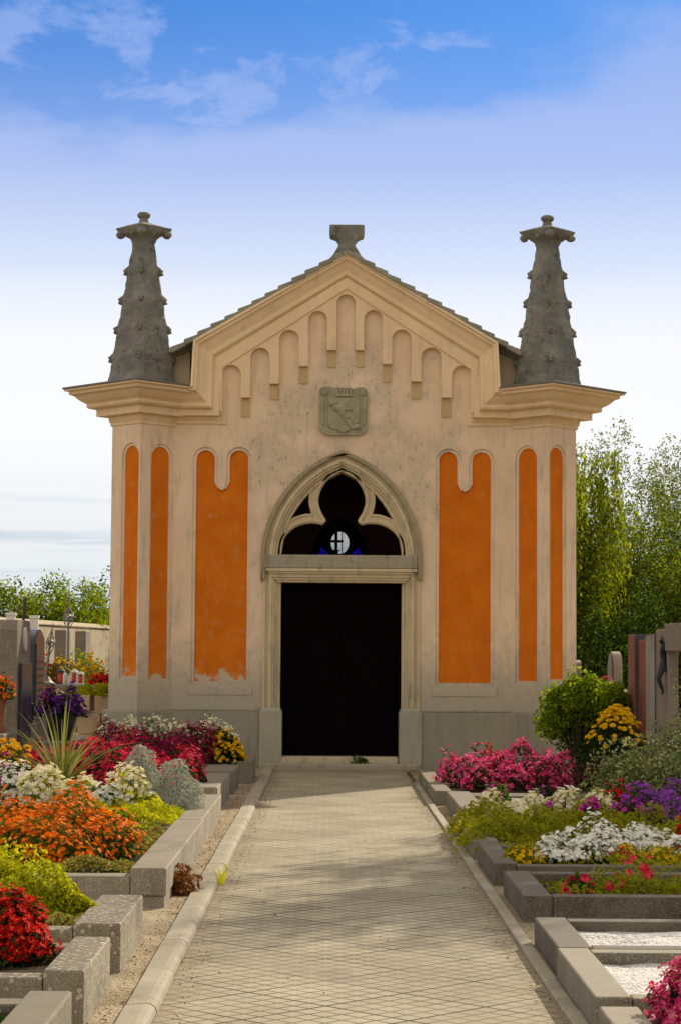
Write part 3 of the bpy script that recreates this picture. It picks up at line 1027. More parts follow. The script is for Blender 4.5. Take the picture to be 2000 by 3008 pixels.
# --- broken cross base on the ridge
b = MB()
half = [(0.245, 7.60), (0.245, 7.462), (0.222, 7.440), (0.200, 7.435), (0.155, 7.415), (0.125, 7.375), (0.112, 7.335), (0.125, 7.285), (0.155, 7.235), (0.20, 7.16), (0.26, 7.10)]
prof = half + [(-x, z) for x, z in reversed(half)]
b.plate([(x + 0.018, z) for x, z in prof], -0.20, 0.12)
rough(b.build('ridge_pedestal', 'spire_stone', chapel, bevel=0.018, seg=3), 0, 0.012)

# --- coat of arms
arms = None
b = MB()
x0, x1, z0, z1 = -0.352, 0.325, 4.640, 5.318
top = smooth_curve([(x1, z1 - .09), (x1 - .03, z1 - .02), (x1 - .11, z1 + .004), (x1 - .20, z1 - .022), (x1 - .27, z1 - .022), (-0.013, z1 - .022), (x0 + .27, z1 - .018), (x0 + .20, z1 - .01), (x0 + .12, z1 + .006), (x0 + .03, z1 - .005), (x0, z1 - .06)], 3)
bot = smooth_curve([(x0, z0 + .12), (x0 + .025, z0 + .05), (x0 + .09, z0 + .01), (x0 + .18, z0), (x1 - .18, z0), (x1 - .09, z0 + .01), (x1 - .025, z0 + .05), (x1, z0 + .12)], 3)
b.plate(top + bot, -0.055, 0.003)
arms = b.build('coat_of_arms', 'arms_stone', chapel, bevel=0.018)
b = MB()   # shield
sh = [(x0 + .12, z1 - .15), (x1 - .12, z1 - .15), (x1 - .115, z0 + .24)] + smooth_curve([(x1 - .12, z0 + .15), (x1 - .16, z0 + .09), (x1 - .25, z0 + .075), (-0.013, z0 + .03), (x0 + .25, z0 + .075), (x0 + .16, z0 + .09), (x0 + .12, z0 + .15)], 3)
b.plate(sh, -0.078, -0.05)
b.build('shield', 'arms_stone', arms, bevel=0.008)
b = MB()   # bend with climbing figure
b.plate([(x0 + .14, z1 - .20), (x0 + .27, z1 - .17), (x1 - .13, z0 + .20), (x1 - .17, z0 + .085), (x1 - .22, z0 + .09)], -0.10, -0.07)
for (u, z, rx, rz) in ((-0.09, 5.02, .085, .05), (-0.02, 4.96, .05, .07), (0.05, 4.90, .07, .045), (0.02, 5.00, .10, .025), (0.13, 4.82, .06, .04), (-0.17, 5.09, .06, .05), (0.17, 4.76, .05, .04), (0.10, 4.86, .03, .06)):
    b.ball((u, -0.092, z), rx, 0.022, rz, 10, 6)
b.build('bend_relief', 'arms_stone', arms, smooth=True)
b = MB()   # coronet and corner scrolls
for i in range(5):
    u = -0.105 + i * 0.046
    b.box(u - .014, u + .014, -0.085, -0.05, z1 - .10, z1 - .028)
    b.ball((u, -0.075, z1 - .022), .017, .02, .017, 8, 5)
b.box(-0.125, 0.10, -0.09, -0.05, z1 - .135, z1 - .10)
for u in (x0 + .075, x1 - .075):
    b.lathe_e((u, -0.06, z1 - .065), .045, .03, .045, 12, 6, 0)
    b.tube([(u + .05 * math.cos(a_ / 8 * 2 * PI), -0.075, z1 - .065 + .05 * math.sin(a_ / 8 * 2 * PI)) for a_ in range(9)], 0.012, 6)
b.build('coronet', 'arms_stone', arms, bevel=0.004)
for u in (x0 + .05, x1 - .05):
    b = MB()
    b.box(u - .018, u + .018, -0.072, -0.05, z0 + .14, z1 - .15)
    b.build('side_scroll', 'arms_stone', arms, bevel=0.01)

# --- plinth
for s in (-1, 1):
    b = MB()
    xs = sorted((CX + s * 1.115, s * 2.62))
    b.plate([(xs[0], -0.2), (xs[1], -0.2), (xs[1], 0.775), (xs[0], 0.775)], -0.055, -0.002)
    b.loft([diamond(s * UC, RD + 0.095, -0.2), diamond(s * UC, RD + 0.095, 0.770), diamond(s * UC, RD + 0.01, 0.792)])
    pl_ = b.build('plinth', 'plinth_cement', chapel, bevel=0.012)
    b = MB()
    xs = sorted((CX + s * 1.115, s * 2.45))
    b.plate([(xs[0], 0.776), (xs[1], 0.776), (xs[1], 0.80), (xs[0], 0.80)], -0.03, -0.001)
    b.build('ledge', 'plinth_cement', pl_, bevel=0.01)
for x0, x1 in PAN:
    b = MB()
    b.plate([(x0 - .09, 1.0), (x1 + .09, 1.0), (x1 + .09, 1.11), (x0 - .09, 1.11)], -0.012, -0.001)
    b.build('panel_sill', 'wall_plaster', chapel, bevel=0.008)

# --- doorway
W_O = 1.112
def ring(b, w0, w1, y0, y1, zlow0=0.0):
    o = doorline(w0, z0=zlow0)
    i = list(reversed(doorline(w1, z0=zlow0)))
    b.plate(o + i, y0, y1)
b = MB()
frame_parts = [(W_O - .02, 1.055, -0.035), (1.06, 1.005, -0.005), (1.01, 0.965, -0.05), (0.972, 0.93, -0.02), (0.936, 0.895, 0.03), (0.90, 0.845, 0.075)]
for w0, w1, yy in frame_parts:
    ring(b, w0, w1, yy, 0.40, 0.72)
frame = b.build('door_frame', 'frame_stone', chapel, bevel=0.006)
b = MB()
hood_o = doorline(W_O + .012, z0=2.60)
hood_i = list(reversed(doorline(W_O - .055, z0=2.60)))
b.plate(hood_o + hood_i, -0.085, -0.002)
b.build('hood_mould', 'hood_stone', frame, bevel=0.02, seg=3)
for s in (-1, 1):
    b = MB()
    xs = sorted((CX + s * (W_O + .012), CX + s * 0.812))
    b.box(xs[0], xs[1], -0.105, 0.398, -0.1, 0.782)
    b.loft([[(xs[0] + .01, -0.095, .782), (xs[1] - .01, -0.095, .782), (xs[1] - .01, .3, .782), (xs[0] + .01, .3, .782)], [(xs[0] + .03, -0.05, .83), (xs[1] - .03, -0.05, .83), (xs[1] - .03, .3, .83), (xs[0] + .03, .3, .83)]])
    b.build('jamb_base', 'base_stone', frame, bevel=0.012)
b = MB()
b.box(CX - 1.075, CX + 1.055, -0.10, 0.30, 2.765, 2.955)
b.build('lintel', 'lintel_stone', frame, bevel=0.02, seg=3)
b = MB()
for z_0, z_1, e, yy in ((2.722, 2.763, 1.05, -0.115), (2.690, 2.722, 1.015, -0.09), (2.640, 2.692, 0.985, -0.055), (2.605, 2.642, 0.93, -0.03), (2.572, 2.608, 0.90, 0.0)):
    b.box(CX - e, CX + e, yy, 0.30, z_0, z_1)
b.build('lintel_moulding', 'frame_stone', frame, bevel=0.007)
# tracery of the fanlight
zc = lambda x, y: (CX + (x - 609.5) * 0.001976, 2.955 - (y - 797) * 0.001976 * 1.002)
lobe = smooth_curve([(182, 797), (188, 715), (220, 650), (280, 598), (355, 572), (425, 570), (466, 579)], 3) + smooth_curve([(466, 579), (497, 550), (470, 500), (447, 440), (445, 380), (470, 310), (520, 245), (570, 212), (609.5, 201)], 3)[1:]
tref = [zc(*p) for p in lobe]
tref = tref + [(2 * CX - x, z) for x, z in reversed(tref[:-1])]
sp = smooth_curve([(228, 552), (262, 490), (300, 432), (340, 378), (384, 330)], 3) + smooth_curve([(384, 330), (374, 385), (376, 440), (392, 500)], 3)[1:] + smooth_curve([(392, 500), (340, 504), (280, 523), (228, 552)], 3)[1:-1]
spl = [zc(*p) for p in sp]
spr = [(2 * CX - x, z) for x, z in spl]
b = MB()
tw = 0.875
outl = [q for q in doorline(tw, z0=2.93)]
b.plate(outl, 0.105, 0.26, [tref, spl, spr])
tr_o = b.build('tracery', 'frame_stone', frame)
b = MB()
def rim(b, hole, d, y0, y1):
    b.plate(offset_poly(hole, d), y0, y1, [offset_poly(hole, d * .42)])
trim_o = [p for p in tref]
b.plate(offset_poly(tref, 0.045), 0.075, 0.11, [offset_poly(tref, 0.018)])
for h in (spl, spr):
    b.plate(offset_poly(h, 0.030), 0.085, 0.11, [offset_poly(h, 0.012)])
b.build('tracery_moulding', 'frame_stone', tr_o, bevel=0.006)
# double door
for s in (-1, 1):
    b = MB()
    xs = sorted((CX + s * 0.004, CX + s * 0.885))
    b.box(xs[0], xs[1], 0.27, 0.33, 0.155, 2.62)
    d = b.build('door_leaf', 'door_wood', chapel, bevel=0.004)
    b = MB()
    for z_0, z_1 in ((0.30, 0.95), (1.08, 1.75), (1.88, 2.48)):
        b.box(xs[0] + .13, xs[1] - .13, 0.255, 0.272, z_0, z_1)
    b.build('door_panels', 'door_wood', d, bevel=0.01)
b = MB()
b.box(CX - 0.83, CX + 0.80, -0.09, 0.36, -0.05, 0.152)
b.build('threshold', 'frame_stone', chapel, bevel=0.015)
b = MB()
b.box(CX - 1.12, CX + 1.10, -0.34, -0.112, -0.05, 0.07)
b.build('doorstep', 'lintel_stone', chapel, bevel=0.02)

# altar with crucifix inside, seen as a silhouette in the far window
alt = thing('altar', 'dark stone altar inside the chapel below the rear window', 'altar', (0.165, 33.4, 0.10))
b = MB()
b.box(-0.8, 0.8, -0.3, 0.3, 0, 0.1)
b.box(-0.7, 0.7, -0.25, 0.25, 0.1, 0.92)
b.box(-0.8, 0.8, -0.32, 0.32, 0.92, 1.02)
b.build('altar_table', 'inner_plaster', alt, bevel=0.01)
b = MB()
b.box(-0.5, 0.5, 0.05, 0.28, 1.02, 2.75)
b.build('altar_retable', 'door_wood', alt, bevel=0.01)
cr = thing('altar_cross', 'small black standing crucifix silhouetted in the round rear window', 'crucifix', (0.100, 33.5, 2.85))
b = MB()
b.box(-0.10, 0.10, -0.05, 0.05, 0, 0.07)
b.box(-0.028, 0.022, -0.02, 0.02, 0.06, 0.84)
b.box(-0.125, 0.115, -0.018, 0.018, 0.56, 0.602)
b.tube([(0, 0, .42), (-.06, 0, .43), (.06, 0, .43)], .012, 6)
b.build('cross_body', 'iron', cr, bevel=0.004)
b = MB()
b.ball((0, -0.03, 0.40), 0.035, 0.025, 0.05, 8, 6)
b.tube([(0, -.03, .40), (0, -.03, .20)], [.03, .018], 8)
b.build('corpus', 'iron', cr, smooth=True)

# ------------------------------------------------------------------ vegetation helpers
rng = np.random.default_rng(11)


def raw_mesh(name, V_, k_, mats, mi=None, parent=None):
    """V_ (N*k, 3) vertices, faces of k_ corners each"""
    n = len(V_) // k_
    me = bpy.data.meshes.new(name)
    me.vertices.add(len(V_))
    me.vertices.foreach_set('co', np.ascontiguousarray(V_, dtype=np.float32).ravel())
    me.loops.add(n * k_)
    me.loops.foreach_set('vertex_index', np.arange(n * k_, dtype=np.int32))
    me.polygons.add(n)
    me.polygons.foreach_set('loop_start', np.arange(0, n * k_, k_, dtype=np.int32))
    me.polygons.foreach_set('loop_total', np.full(n, k_, dtype=np.int32))
    for q in (mats if isinstance(mats, (list, tuple)) else [mats]):
        me.materials.append(MATS[q])
    if mi is not None:
        me.polygons.foreach_set('material_index', np.ascontiguousarray(mi, dtype=np.int32))
    me.update(calc_edges=True)
    o = bpy.data.objects.new(name, me)
    COL.objects.link(o)
    if parent:
        o.parent = parent
    return o


def unit(a):
    return a / np.maximum(1e-6, np.linalg.norm(a, axis=1, keepdims=True))


def leaf_quads(C_, N_, L, W, dirs=None, bend=0.12):
    """diamond leaves at C_ facing N_; returns (n*4, 3)"""
    n = len(C_)
    N_ = unit(N_)
    r = rng.normal(size=(n, 3)) if dirs is None else dirs
    T = unit(r - N_ * (r * N_).sum(1, keepdims=True))
    B = np.cross(N_, T)
    L = np.asarray(L).reshape(-1, 1) * rng.uniform(0.7, 1.25, (n, 1))
    W = np.asarray(W).reshape(-1, 1) * rng.uniform(0.75, 1.2, (n, 1))
    P = np.empty((n, 4, 3))
    P[:, 0] = C_ - T * L * 0.5
    P[:, 1] = C_ + B * W * 0.5 + N_ * L * bend
    P[:, 2] = C_ + T * L * 0.5 - N_ * L * bend
    P[:, 3] = C_ - B * W * 0.5 + N_ * L * bend
    return P.reshape(-1, 3)


def lump(D, seed, amp):
    """smooth bumps over the sphere of directions"""
    g = np.random.default_rng(seed)
    v = np.ones(len(D))
    for _ in range(7):
        k_ = g.normal(size=3) * g.uniform(2.0, 5.0)
        v += amp * 0.42 * np.sin(D @ k_ + g.uniform(0, 6.28))
    return v


def mound(n, rx, ry, h, seed, amp=0.16, fill=0.55, low=0.15):
    """points through a lumpy dome volume with outward directions"""
    D = unit(rng.normal(size=(n, 3)))
    D[:, 2] = np.abs(D[:, 2]) - low * rng.random(n)
    D = unit(D)
    r = lump(D, seed, amp) * (1 - fill * rng.random(n) ** 2)
    P = D * r[:, None] * np.array([rx, ry, h])
    P[:, 2] = np.maximum(P[:, 2], 0.004)
    return P, unit(D / np.array([rx, ry, h]))


def leaves(name, parent, mat, n, rx, ry, h, L, W, seed, amp=0.16, fill=0.55, c=(0, 0, 0), up=0.3, low=0.15):
    P, D = mound(n, rx, ry, h, seed, amp, fill, low)
    N_ = unit(D * 0.6 + rng.normal(size=(n, 3)) * 0.75 + np.array([0, 0, up]))
    return raw_mesh(name, leaf_quads(P + np.array(c), N_, np.full(n, L), np.full(n, W)), 4, mat, parent=parent)


def blooms(name, parent, mats, P, D, size, petals=5, cup=0.35, wide=0.75, layers=1, centre=0.0):
    """flower heads at P opening along D: petals in layers around a small eye"""
    n = len(P)
    D = unit(D)
    r = rng.normal(size=(n, 3))
    T = unit(r - D * (r * D).sum(1, keepdims=True))
    B = np.cross(D, T)
    S_ = size * rng.uniform(0.7, 1.2, (n, 1))
    quads, mi = [], []
    for la in range(layers):
        f = 1.0 - 0.33 * la
        cu = cup + 0.5 * la
        for j in range(petals):
            a = 2 * PI * (j + 0.5 * la) / petals + rng.uniform(-0.15, 0.15, (n, 1))
            d = T * np.cos(a) + B * np.sin(a)
            s = -T * np.sin(a) + B * np.cos(a)
            Q = np.empty((n, 4, 3))
            Q[:, 0] = P + D * S_ * 0.05 * la
            Q[:, 1] = P + (d * 0.62 + s * 0.5 * wide) * S_ * f + D * S_ * (0.22 * cu + .05 * la)
            Q[:, 2] = P + d * S_ * f + D * S_ * cu * 0.55
            Q[:, 3] = P + (d * 0.62 - s * 0.5 * wide) * S_ * f + D * S_ * (0.22 * cu + .05 * la)
            quads.append(Q)
            mi.append(np.zeros(n, int))
    if centre:
        for a0 in (0, PI / 4):
            Q = np.empty((n, 4, 3))
            for q in range(4):
                a = a0 + q * PI / 2
                Q[:, q] = P + (T * math.cos(a) + B * math.sin(a)) * S_ * centre + D * S_ * (0.2 + 0.02 * a0)
            quads.append(Q)
            mi.append(np.ones(n, int))
    V_ = np.concatenate(quads).reshape(-1, 3)
    return raw_mesh(name, V_, 4, mats, np.concatenate(mi), parent)


def stems(parent, n, rx, ry, h, mat='leaf_dark', r=0.006):
    b = MB()
    g = random.Random(n)
    for _ in range(n):
        a, q = g.uniform(0, 6.28), g.uniform(0.1, 0.8)
        x, y = math.cos(a) * rx * q, math.sin(a) * ry * q
        b.tube([(x * .35, y * .35, -0.02), (x * .7, y * .7, h * .45), (x, y, h * .75)], [r, r * .8, r * .5], 4)
    return b.build('stems', mat, parent, fix=False)


FCOUNT = [0]


def flower_clump(name, label, cat, loc, rx, ry, h, leafm, nl, L, petalm, nf, fs, group=None, petals=5, cup=0.35, layers=1, centre=0.0, amp=0.16,
                 spread=(0.86, 1.06), ftop=-0.2, W=None, wide=0.75, extra=None):
    FCOUNT[0] += 1
    sd = FCOUNT[0] * 17 + 3
    t_ = thing(name, label, cat, loc, 0, group)
    stems(t_, 9, rx, ry, h)
    leaves('leaves', t_, leafm, nl, rx * 0.97, ry * 0.97, h * 0.95, L, (W or L * 0.62), sd, amp, 0.62)
    if nf:
        D = unit(rng.normal(size=(nf * 3, 3)))
        D[:, 2] = np.abs(D[:, 2])
        D = D[D[:, 2] > ftop][:nf]
        D = unit(D + np.array([0, 0, 0.12]))
        r = lump(D, sd, amp) * rng.uniform(spread[0], spread[1], len(D))
        P = D * r[:, None] * np.array([rx, ry, h])
        N_ = unit(D * 0.8 + np.array([0, -0.15, 0.35]) + rng.normal(size=D.shape) * 0.3)
        ms = [petalm, 'petal_centre'] if centre else [petalm]
        blooms('flowers', t_, ms, P, N_, fs, petals, cup, wide, layers, centre)
    return t_


def cover(name, label, cat, x0, x1, y0, y1, z, h, mat, n, L, W, seed, kind='stuff', edge=0.12, parent=None, up=0.8):
    """low ground cover over a bed"""
    g = np.random.default_rng(seed)
    xy = g.random((n, 2))
    X = x0 + (x1 - x0) * xy[:, 0] + g.normal(size=n) * edge * 0.25
    Y = y0 + (y1 - y0) * xy[:, 1] + g.normal(size=n) * edge * 0.25
    hh = 0.55 + 0.45 * np.sin(X * 7.1 + seed) * np.sin(Y * 5.3 + seed * 2) + 0.2 * np.sin(X * 19 + Y * 13)
    e = np.minimum.reduce([(X - x0), (x1 - X), (Y - y0), (y1 - Y)])
    hh *= np.clip((e + edge * .5) / edge, 0.15, 1)
    Zz = z + h * np.clip(hh, 0.1, 1.3) * (0.55 + 0.45 * g.random(n))
    C_ = np.stack([X, Y, Zz], 1)
    N_ = unit(g.normal(size=(n, 3)) * 0.8 + np.array([0, 0, up]))
    c0 = np.array([(x0 + x1) / 2, (y0 + y1) / 2, z])
    o = raw_mesh(name, leaf_quads(C_ - c0, N_, np.full(n, L), np.full(n, W)), 4, mat, parent=parent)
    o.location = c0
    if parent is None:
        tag(o, label, cat, kind=kind)
    return o


# ------------------------------------------------------------------ graves
def grave(label, side, xin, y0, y1, zt, slab, kerb, length, mat, fill='soil', base=False, drop=0.03, group=None, front=True, back=True, fillz=-0.06, joint=None):
    """kerbed grave plot: broad end slab beside the path, two long kerbs, bed inside. side -1 left, +1 right"""
    t_ = thing('grave', label, 'grave', (xin, y0, 0), 0, group)
    D = y1 - y0
    def bx(b, a0, a1, y_0, y_1, z0, z1):
        xs = sorted((side * a0, side * a1))
        b.box(xs[0], xs[1], y_0, y_1, z0, z1)
    zb = zt - 0.17 if base else -0.1
    cuts = [0] + (joint or []) + [D]
    for a_, c_ in zip(cuts[:-1], cuts[1:]):
        b = MB()
        bx(b, 0, slab, a_ + 0.002, c_ - 0.002, zb, zt)
        b.build('end_slab', mat, t_, bevel=0.012, seg=3)
    if base:
        b = MB()
        bx(b, 0.012, slab - .01, 0.02, D - .01, -0.1, zb - 0.001)
        b.build('base_course', mat, t_, bevel=0.006)
    for k_, (ya, yb) in enumerate(((0.0, kerb), (D - kerb, D))):
        if (k_ == 0 and not front) or (k_ == 1 and not back):
            continue
        b = MB()
        bx(b, slab + 0.003, length, ya + 0.003, yb - 0.003, -0.1, zt - drop)
        b.build('long_kerb', mat, t_, bevel=0.007)
    b = MB()
    n = 14
    vs, fs = [], []
    ya, yb = (kerb if front else 0.0) - .01, D - (kerb if back else 0.0) + .01
    for j in range(n + 1):
        for i in range(n + 1):
            x = slab - .01 + (length - slab) * i / n
            vs.append((side * x, ya + (yb - ya) * j / n, zt + fillz + rnd.uniform(-.012, .012)))
    fs = [(j * (n + 1) + i, j * (n + 1) + i + 1, (j + 1) * (n + 1) + i + 1, (j + 1) * (n + 1) + i) for j in range(n) for i in range(n)]
    b.add(vs, fs)
    b.build('bed', fill, t_, fix=False)
    return t_


GL = 'kerbed graves along the left side of the path'
GR = 'kerbed graves along the right side of the path'
grave('nearest grey kerbed grave in the lower left corner', -1, -0.985, 6.6, 8.02, 0.25, 0.17, 0.14, 2.3, 'grave_terrazzo', group=GL)
grave('pale-spotted kerbed grave holding the round red begonia', -1, -1.0, 8.52, 9.55, 0.25, 0.17, 0.14, 2.3, 'grave_terrazzo_spotted', group=GL)
grave('spotted kerbed grave covered by a feathery lime green mound', -1, -1.0, 10.0, 11.2, 0.25, 0.23, 0.15, 2.3, 'grave_terrazzo_spotted', group=GL)
grave('pale kerbed grave planted with orange marigolds', -1, -0.985, 12.59, 16.28, 0.25, 0.22, 0.19, 2.4, 'grave_pale', base=True, drop=0.05, group=GL, joint=[1.75])
grave('pale kerbed grave with white flowers and silver bushes', -1, -1.0, 16.30, 19.25, 0.25, 0.20, 0.16, 2.5, 'grave_pale', group=GL, base=True)
grave('kerbed grave with bright crimson begonias and a patch of rusty sedum', -1, -1.075, 19.95, 22.4, 0.27, 0.26, 0.16, 2.5, 'grave_pale', group=GL)
grave('narrow grey kerbed grave behind the bright crimson begonias', -1, -1.05, 22.8, 24.1, 0.27, 0.36, 0.14, 2.5, 'grave_terrazzo', group=GL)
grave('grey kerbed grave nearest the chapel with wine red begonias and yellow flowers', -1, -0.93, 24.65, 26.3, 0.28, 0.24, 0.15, 2.6, 'grave_terrazzo', group=GL)

grave('nearest kerbed grave at right with a pink begonia bush', 1, 1.085, 6.3, 8.28, 0.16, 0.16, 0.14, 2.2, 'grave_grey', 'grey_gravel', group=GR)
grave('pale kerbed grave at right filled with creamy white gravel', 1, 1.10, 8.50, 9.92, 0.16, 0.155, 0.12, 2.2, 'grave_grey', 'white_gravel', group=GR, drop=0.006)
grave('darker kerbed grave at right filled with white gravel', 1, 1.115, 10.0, 11.15, 0.15, 0.17, 0.13, 2.2, 'grave_dark', 'white_gravel', group=GR, drop=0.006)
grave('dark speckled kerbed grave with thin red flowered plants', 1, 1.145, 12.05, 13.45, 0.16, 0.17, 0.14, 2.3, 'grave_dark', group=GR, drop=0.004)
grave('dark kerbed grave with white candytuft and yellow sedum', 1, 1.125, 13.95, 15.5, 0.16, 0.15, 0.14, 2.3, 'grave_dark', group=GR, drop=0.02)
grave('kerbed grave overgrown by yellow-green ground cover', 1, 1.10, 15.75, 18.3, 0.15, 0.20, 0.14, 2.4, 'grave_terrazzo', group=GR)
grave('brownish kerbed grave with grey gravel and a small violet clump', 1, 1.22, 18.9, 21.3, 0.16, 0.24, 0.2, 2.4, 'grave_terrazzo', 'grey_gravel', group=GR)
grave('far kerbed grave at right with the row of pink begonias', 1, 1.11, 21.5, 25.5, 0.15, 0.18, 0.15, 2.4, 'grave_terrazzo', group=GR)

# ------------------------------------------------------------------ planting, left
def row(fn, items):
    for it in items:
        fn(*it)


# red begonia, front left
flower_clump('begonia', 'round scarlet red begonia bush in the front left grave', 'begonia', (-1.40, 9.15, 0.17), 0.215, 0.20, 0.34, 'leaf_bronze', 1500, 0.042,
             'petal_red', 900, 0.021, petals=4, cup=0.5, centre=0.13, amp=0.14, ftop=0.08, spread=(0.80, 1.07))
flower_clump('white_flower', 'small white flowering plant at the very bottom left corner', 'flower', (-1.30, 7.55, 0.19), 0.12, 0.12, 0.14, 'leaf_mid', 180, 0.05, 'petal_white', 26, 0.022, petals=5)
# lime feathery mound
t_ = thing('feathery_shrub', 'feathery lime green mound spreading over the grave kerb', 'shrub', (-1.82, 10.75, 0.18))
for i, (x, y, rx, h, sd) in enumerate(((0, 0, .42, .42, 3), (0.26, -.12, .28, .28, 4), (0.45, .05, .20, .17, 5), (-.3, .1, .36, .42, 6))):
    leaves('foliage', t_, 'leaf_lime', 4200, rx, rx * .8, h, 0.034, 0.017, sd, 0.22, 0.25, (x, y, 0), 0.5)
stems(t_, 12, .4, .35, .3, 'bark')
cover('sedum', 'pale green and yellow sedum beside the lime green mound', 'sedum', -1.42, -1.20, 10.15, 10.95, 0.18, 0.07, 'leaf_sedum', 1300, 0.026, 0.018, 5)
# marigolds
mg = [(-2.12, 13.6, .30, .40), (-1.80, 13.35, .27, .36), (-1.56, 13.75, .26, .36), (-1.95, 14.5, .34, .46), (-1.58, 14.55, .24, .40), (-1.42, 13.9, .15, .26), (-2.25, 14.4, .28, .42), (-1.78, 14.9, .26, .46)]
mgl = ['orange marigold clump at the left picture edge in front', 'orange marigold clump just behind the sedum rosettes', 'orange marigold clump with the darkest gap below it', 'tall orange marigold clump in the middle of the mass',
       'orange marigold clump standing before the lime ground cover', 'smallest orange marigold clump nearest the path', 'orange marigold clump at the left picture edge behind', 'orange marigold clump rising highest at the back']
for (x, y, r, h), lb in zip(mg, mgl):
    flower_clump('marigold', lb, 'marigold', (x, y, 0.18), r * 1.05, r * 1.05, h * .76, 'leaf_mid', 1500, 0.055, 'petal_orange', int(560 * (r / .28) ** 2), 0.0185, 'orange marigolds', petals=6, cup=0.25, wide=0.9, centre=0.26, layers=1, amp=0.24, W=0.014, spread=(0.82, 1.08))
g_ = random.Random(5)
cover('sedum', 'row of yellowish sedum rosettes along the kerb below the marigolds', 'sedum', -1.95, -1.22, 12.80, 13.15, 0.19, 0.085, 'leaf_sedum', 2600, 0.030, 0.020, 9)
cover('sedum', 'small yellow-green sedum patch between marigolds and pale kerb', 'sedum', -1.42, -1.22, 14.1, 15.6, 0.19, 0.11, 'leaf_sedum', 1400, 0.034, 0.022, 12)
cover('ground_cover', 'bright lime green ground cover beside the pale end slabs', 'ground cover', -2.1, -1.20, 16.0, 17.5, 0.20, 0.17, 'leaf_lime', 6500, 0.050, 0.013, 15, up=0.3)
cover('ground_cover', 'darker green ground cover below the white flowers', 'ground cover', -3.0, -1.9, 15.6, 17.2, 0.20, 0.12, 'leaf_mid', 3500, 0.05, 0.02, 16, up=0.4)
# whites
wh = [(-2.72, 17.7, .22, .36, 'petal_white'), (-2.40, 17.6, .24, .36, 'petal_cream'), (-2.08, 17.7, .20, .32, 'petal_cream'), (-1.86, 17.25, .16, .23, 'petal_white'), (-1.66, 17.35, .18, .36, 'petal_cream'), (-3.0, 17.6, .2, .36, 'petal_cream'), (-1.50, 17.1, .10, .2, 'petal_cream')]
whl = ['pure white flower clump left of the spiky plant', 'cream flower clump in front of the spiky plant', 'cream flower clump just right of the spiky plant', 'low pure white flower clump next to the lime ground cover', 'tall cream flower clump beside the silver bushes',
       'cream flower clump at the left picture edge', 'smallest cream flower clump against the round silver bush']
for (x, y, r, h, pm), lb in zip(wh, whl):
    flower_clump('white_flower', lb, 'flower', (x, y, 0.22), r, r, h, 'leaf_lime' if pm == 'petal_cream' else 'leaf_mid', 420, 0.045, pm, int(300 * (r / .2) ** 2), 0.027, 'white and cream flowers', petals=5, cup=0.4, amp=0.2)
# silver bushes
for (x, y, r, h, lb) in ((-1.31, 17.45, .25, .42, 'round silver-grey bush overhanging the pale kerb'), (-1.66, 18.3, .17, .50, 'upright silver-grey bush behind the round one')):
    t_ = thing('silver_bush', lb, 'bush', (x, y, 0.22), 0, 'silver bushes')
    leaves('foliage', t_, 'leaf_silver', 3800, r, r, h, 0.045, 0.009, int(x * -100), 0.16, 0.4, up=0.6)
    stems(t_, 10, r, r, h, 'leaf_silver', 0.004)
# spiky plant
t_ = thing('spiky_plant', 'spiky cabbage palm with long narrow yellow-green blades', 'plant', (-2.38, 18.4, 0.30))
b = MB()
g_ = random.Random(21)
for i in range(78):
    a = g_.uniform(0, 6.28)
    tilt = g_.uniform(0.05, 0.85) ** 0.9
    L = g_.uniform(0.55, 0.88)
    w = g_.uniform(0.009, 0.015)
    pts = []
    for q in range(6):
        f = q / 5
        th = tilt + 0.22 * f * f * tilt * 2
        pts.append((math.cos(a) * math.sin(th) * L * f, math.sin(a) * math.sin(th) * L * f, math.cos(th) * L * f + .02))
    s_ = (-math.sin(a), math.cos(a), 0)
    vs = []
    for q, p in enumerate(pts):
        ww = w * (1 - (q / 5) ** 2) + 0.001
        vs += [(p[0] - s_[0] * ww, p[1] - s_[1] * ww, p[2]), (p[0], p[1], p[2] - ww * .5), (p[0] + s_[0] * ww, p[1] + s_[1] * ww, p[2])]
    fs = []
    for q in range(5):
        o_ = q * 3
        fs += [(o_, o_ + 1, o_ + 4, o_ + 3), (o_ + 1, o_ + 2, o_ + 5, o_ + 4)]
    b.add(vs, fs)
b.build('blades', 'blade_green', t_, fix=False)
b = MB()
b.lathe([(.05, -.1), (.05, 0), (.035, .07)], 10)
b.build('stem', 'bark', t_)
# bright crimson row
cr_ = [(-2.95, 20.5, .26, .42), (-2.62, 20.7, .26, .44), (-2.30, 20.5, .25, .42), (-1.98, 20.7, .26, .46), (-1.70, 20.5, .22, .42), (-1.44, 20.8, .2, .40), (-1.42, 20.2, .13, .28), (-2.55, 19.7, .24, .36), (-2.0, 19.7, .24, .36), (-1.72, 19.75, .2, .32)]
crl = ['bright crimson begonia clump at the left end of the row', 'bright crimson begonia clump under the leftmost blades of the spiky plant', 'bright crimson begonia clump directly behind the spiky plant', 'bright crimson begonia clump right of the spiky plant', 'bright crimson begonia clump behind the upright silver bush',
       'bright crimson begonia clump behind the round silver bush', 'little crimson begonia hidden against the silver bush and rusty sedum', 'bright crimson begonia clump in the front row left of the spiky stem', 'bright crimson begonia clump in the front row right of the spiky stem', 'bright crimson begonia clump in the front row before the upright silver bush']
for (x, y, r, h), lb in zip(cr_, crl):
    flower_clump('begonia', lb, 'begonia', (x, y, 0.26), r, r, h, 'leaf_bronze', 420, 0.055, 'petal_crimson', int(420 * (r / .25) ** 2), 0.026, 'bright crimson begonias', petals=4, cup=0.45, amp=0.2)
cover('sedum', 'patch of rusty red sedum on the kerbed grave', 'sedum', -1.48, -1.33, 20.2, 21.6, 0.26, 0.13, 'leaf_brown', 500, 0.04, 0.025, 33)
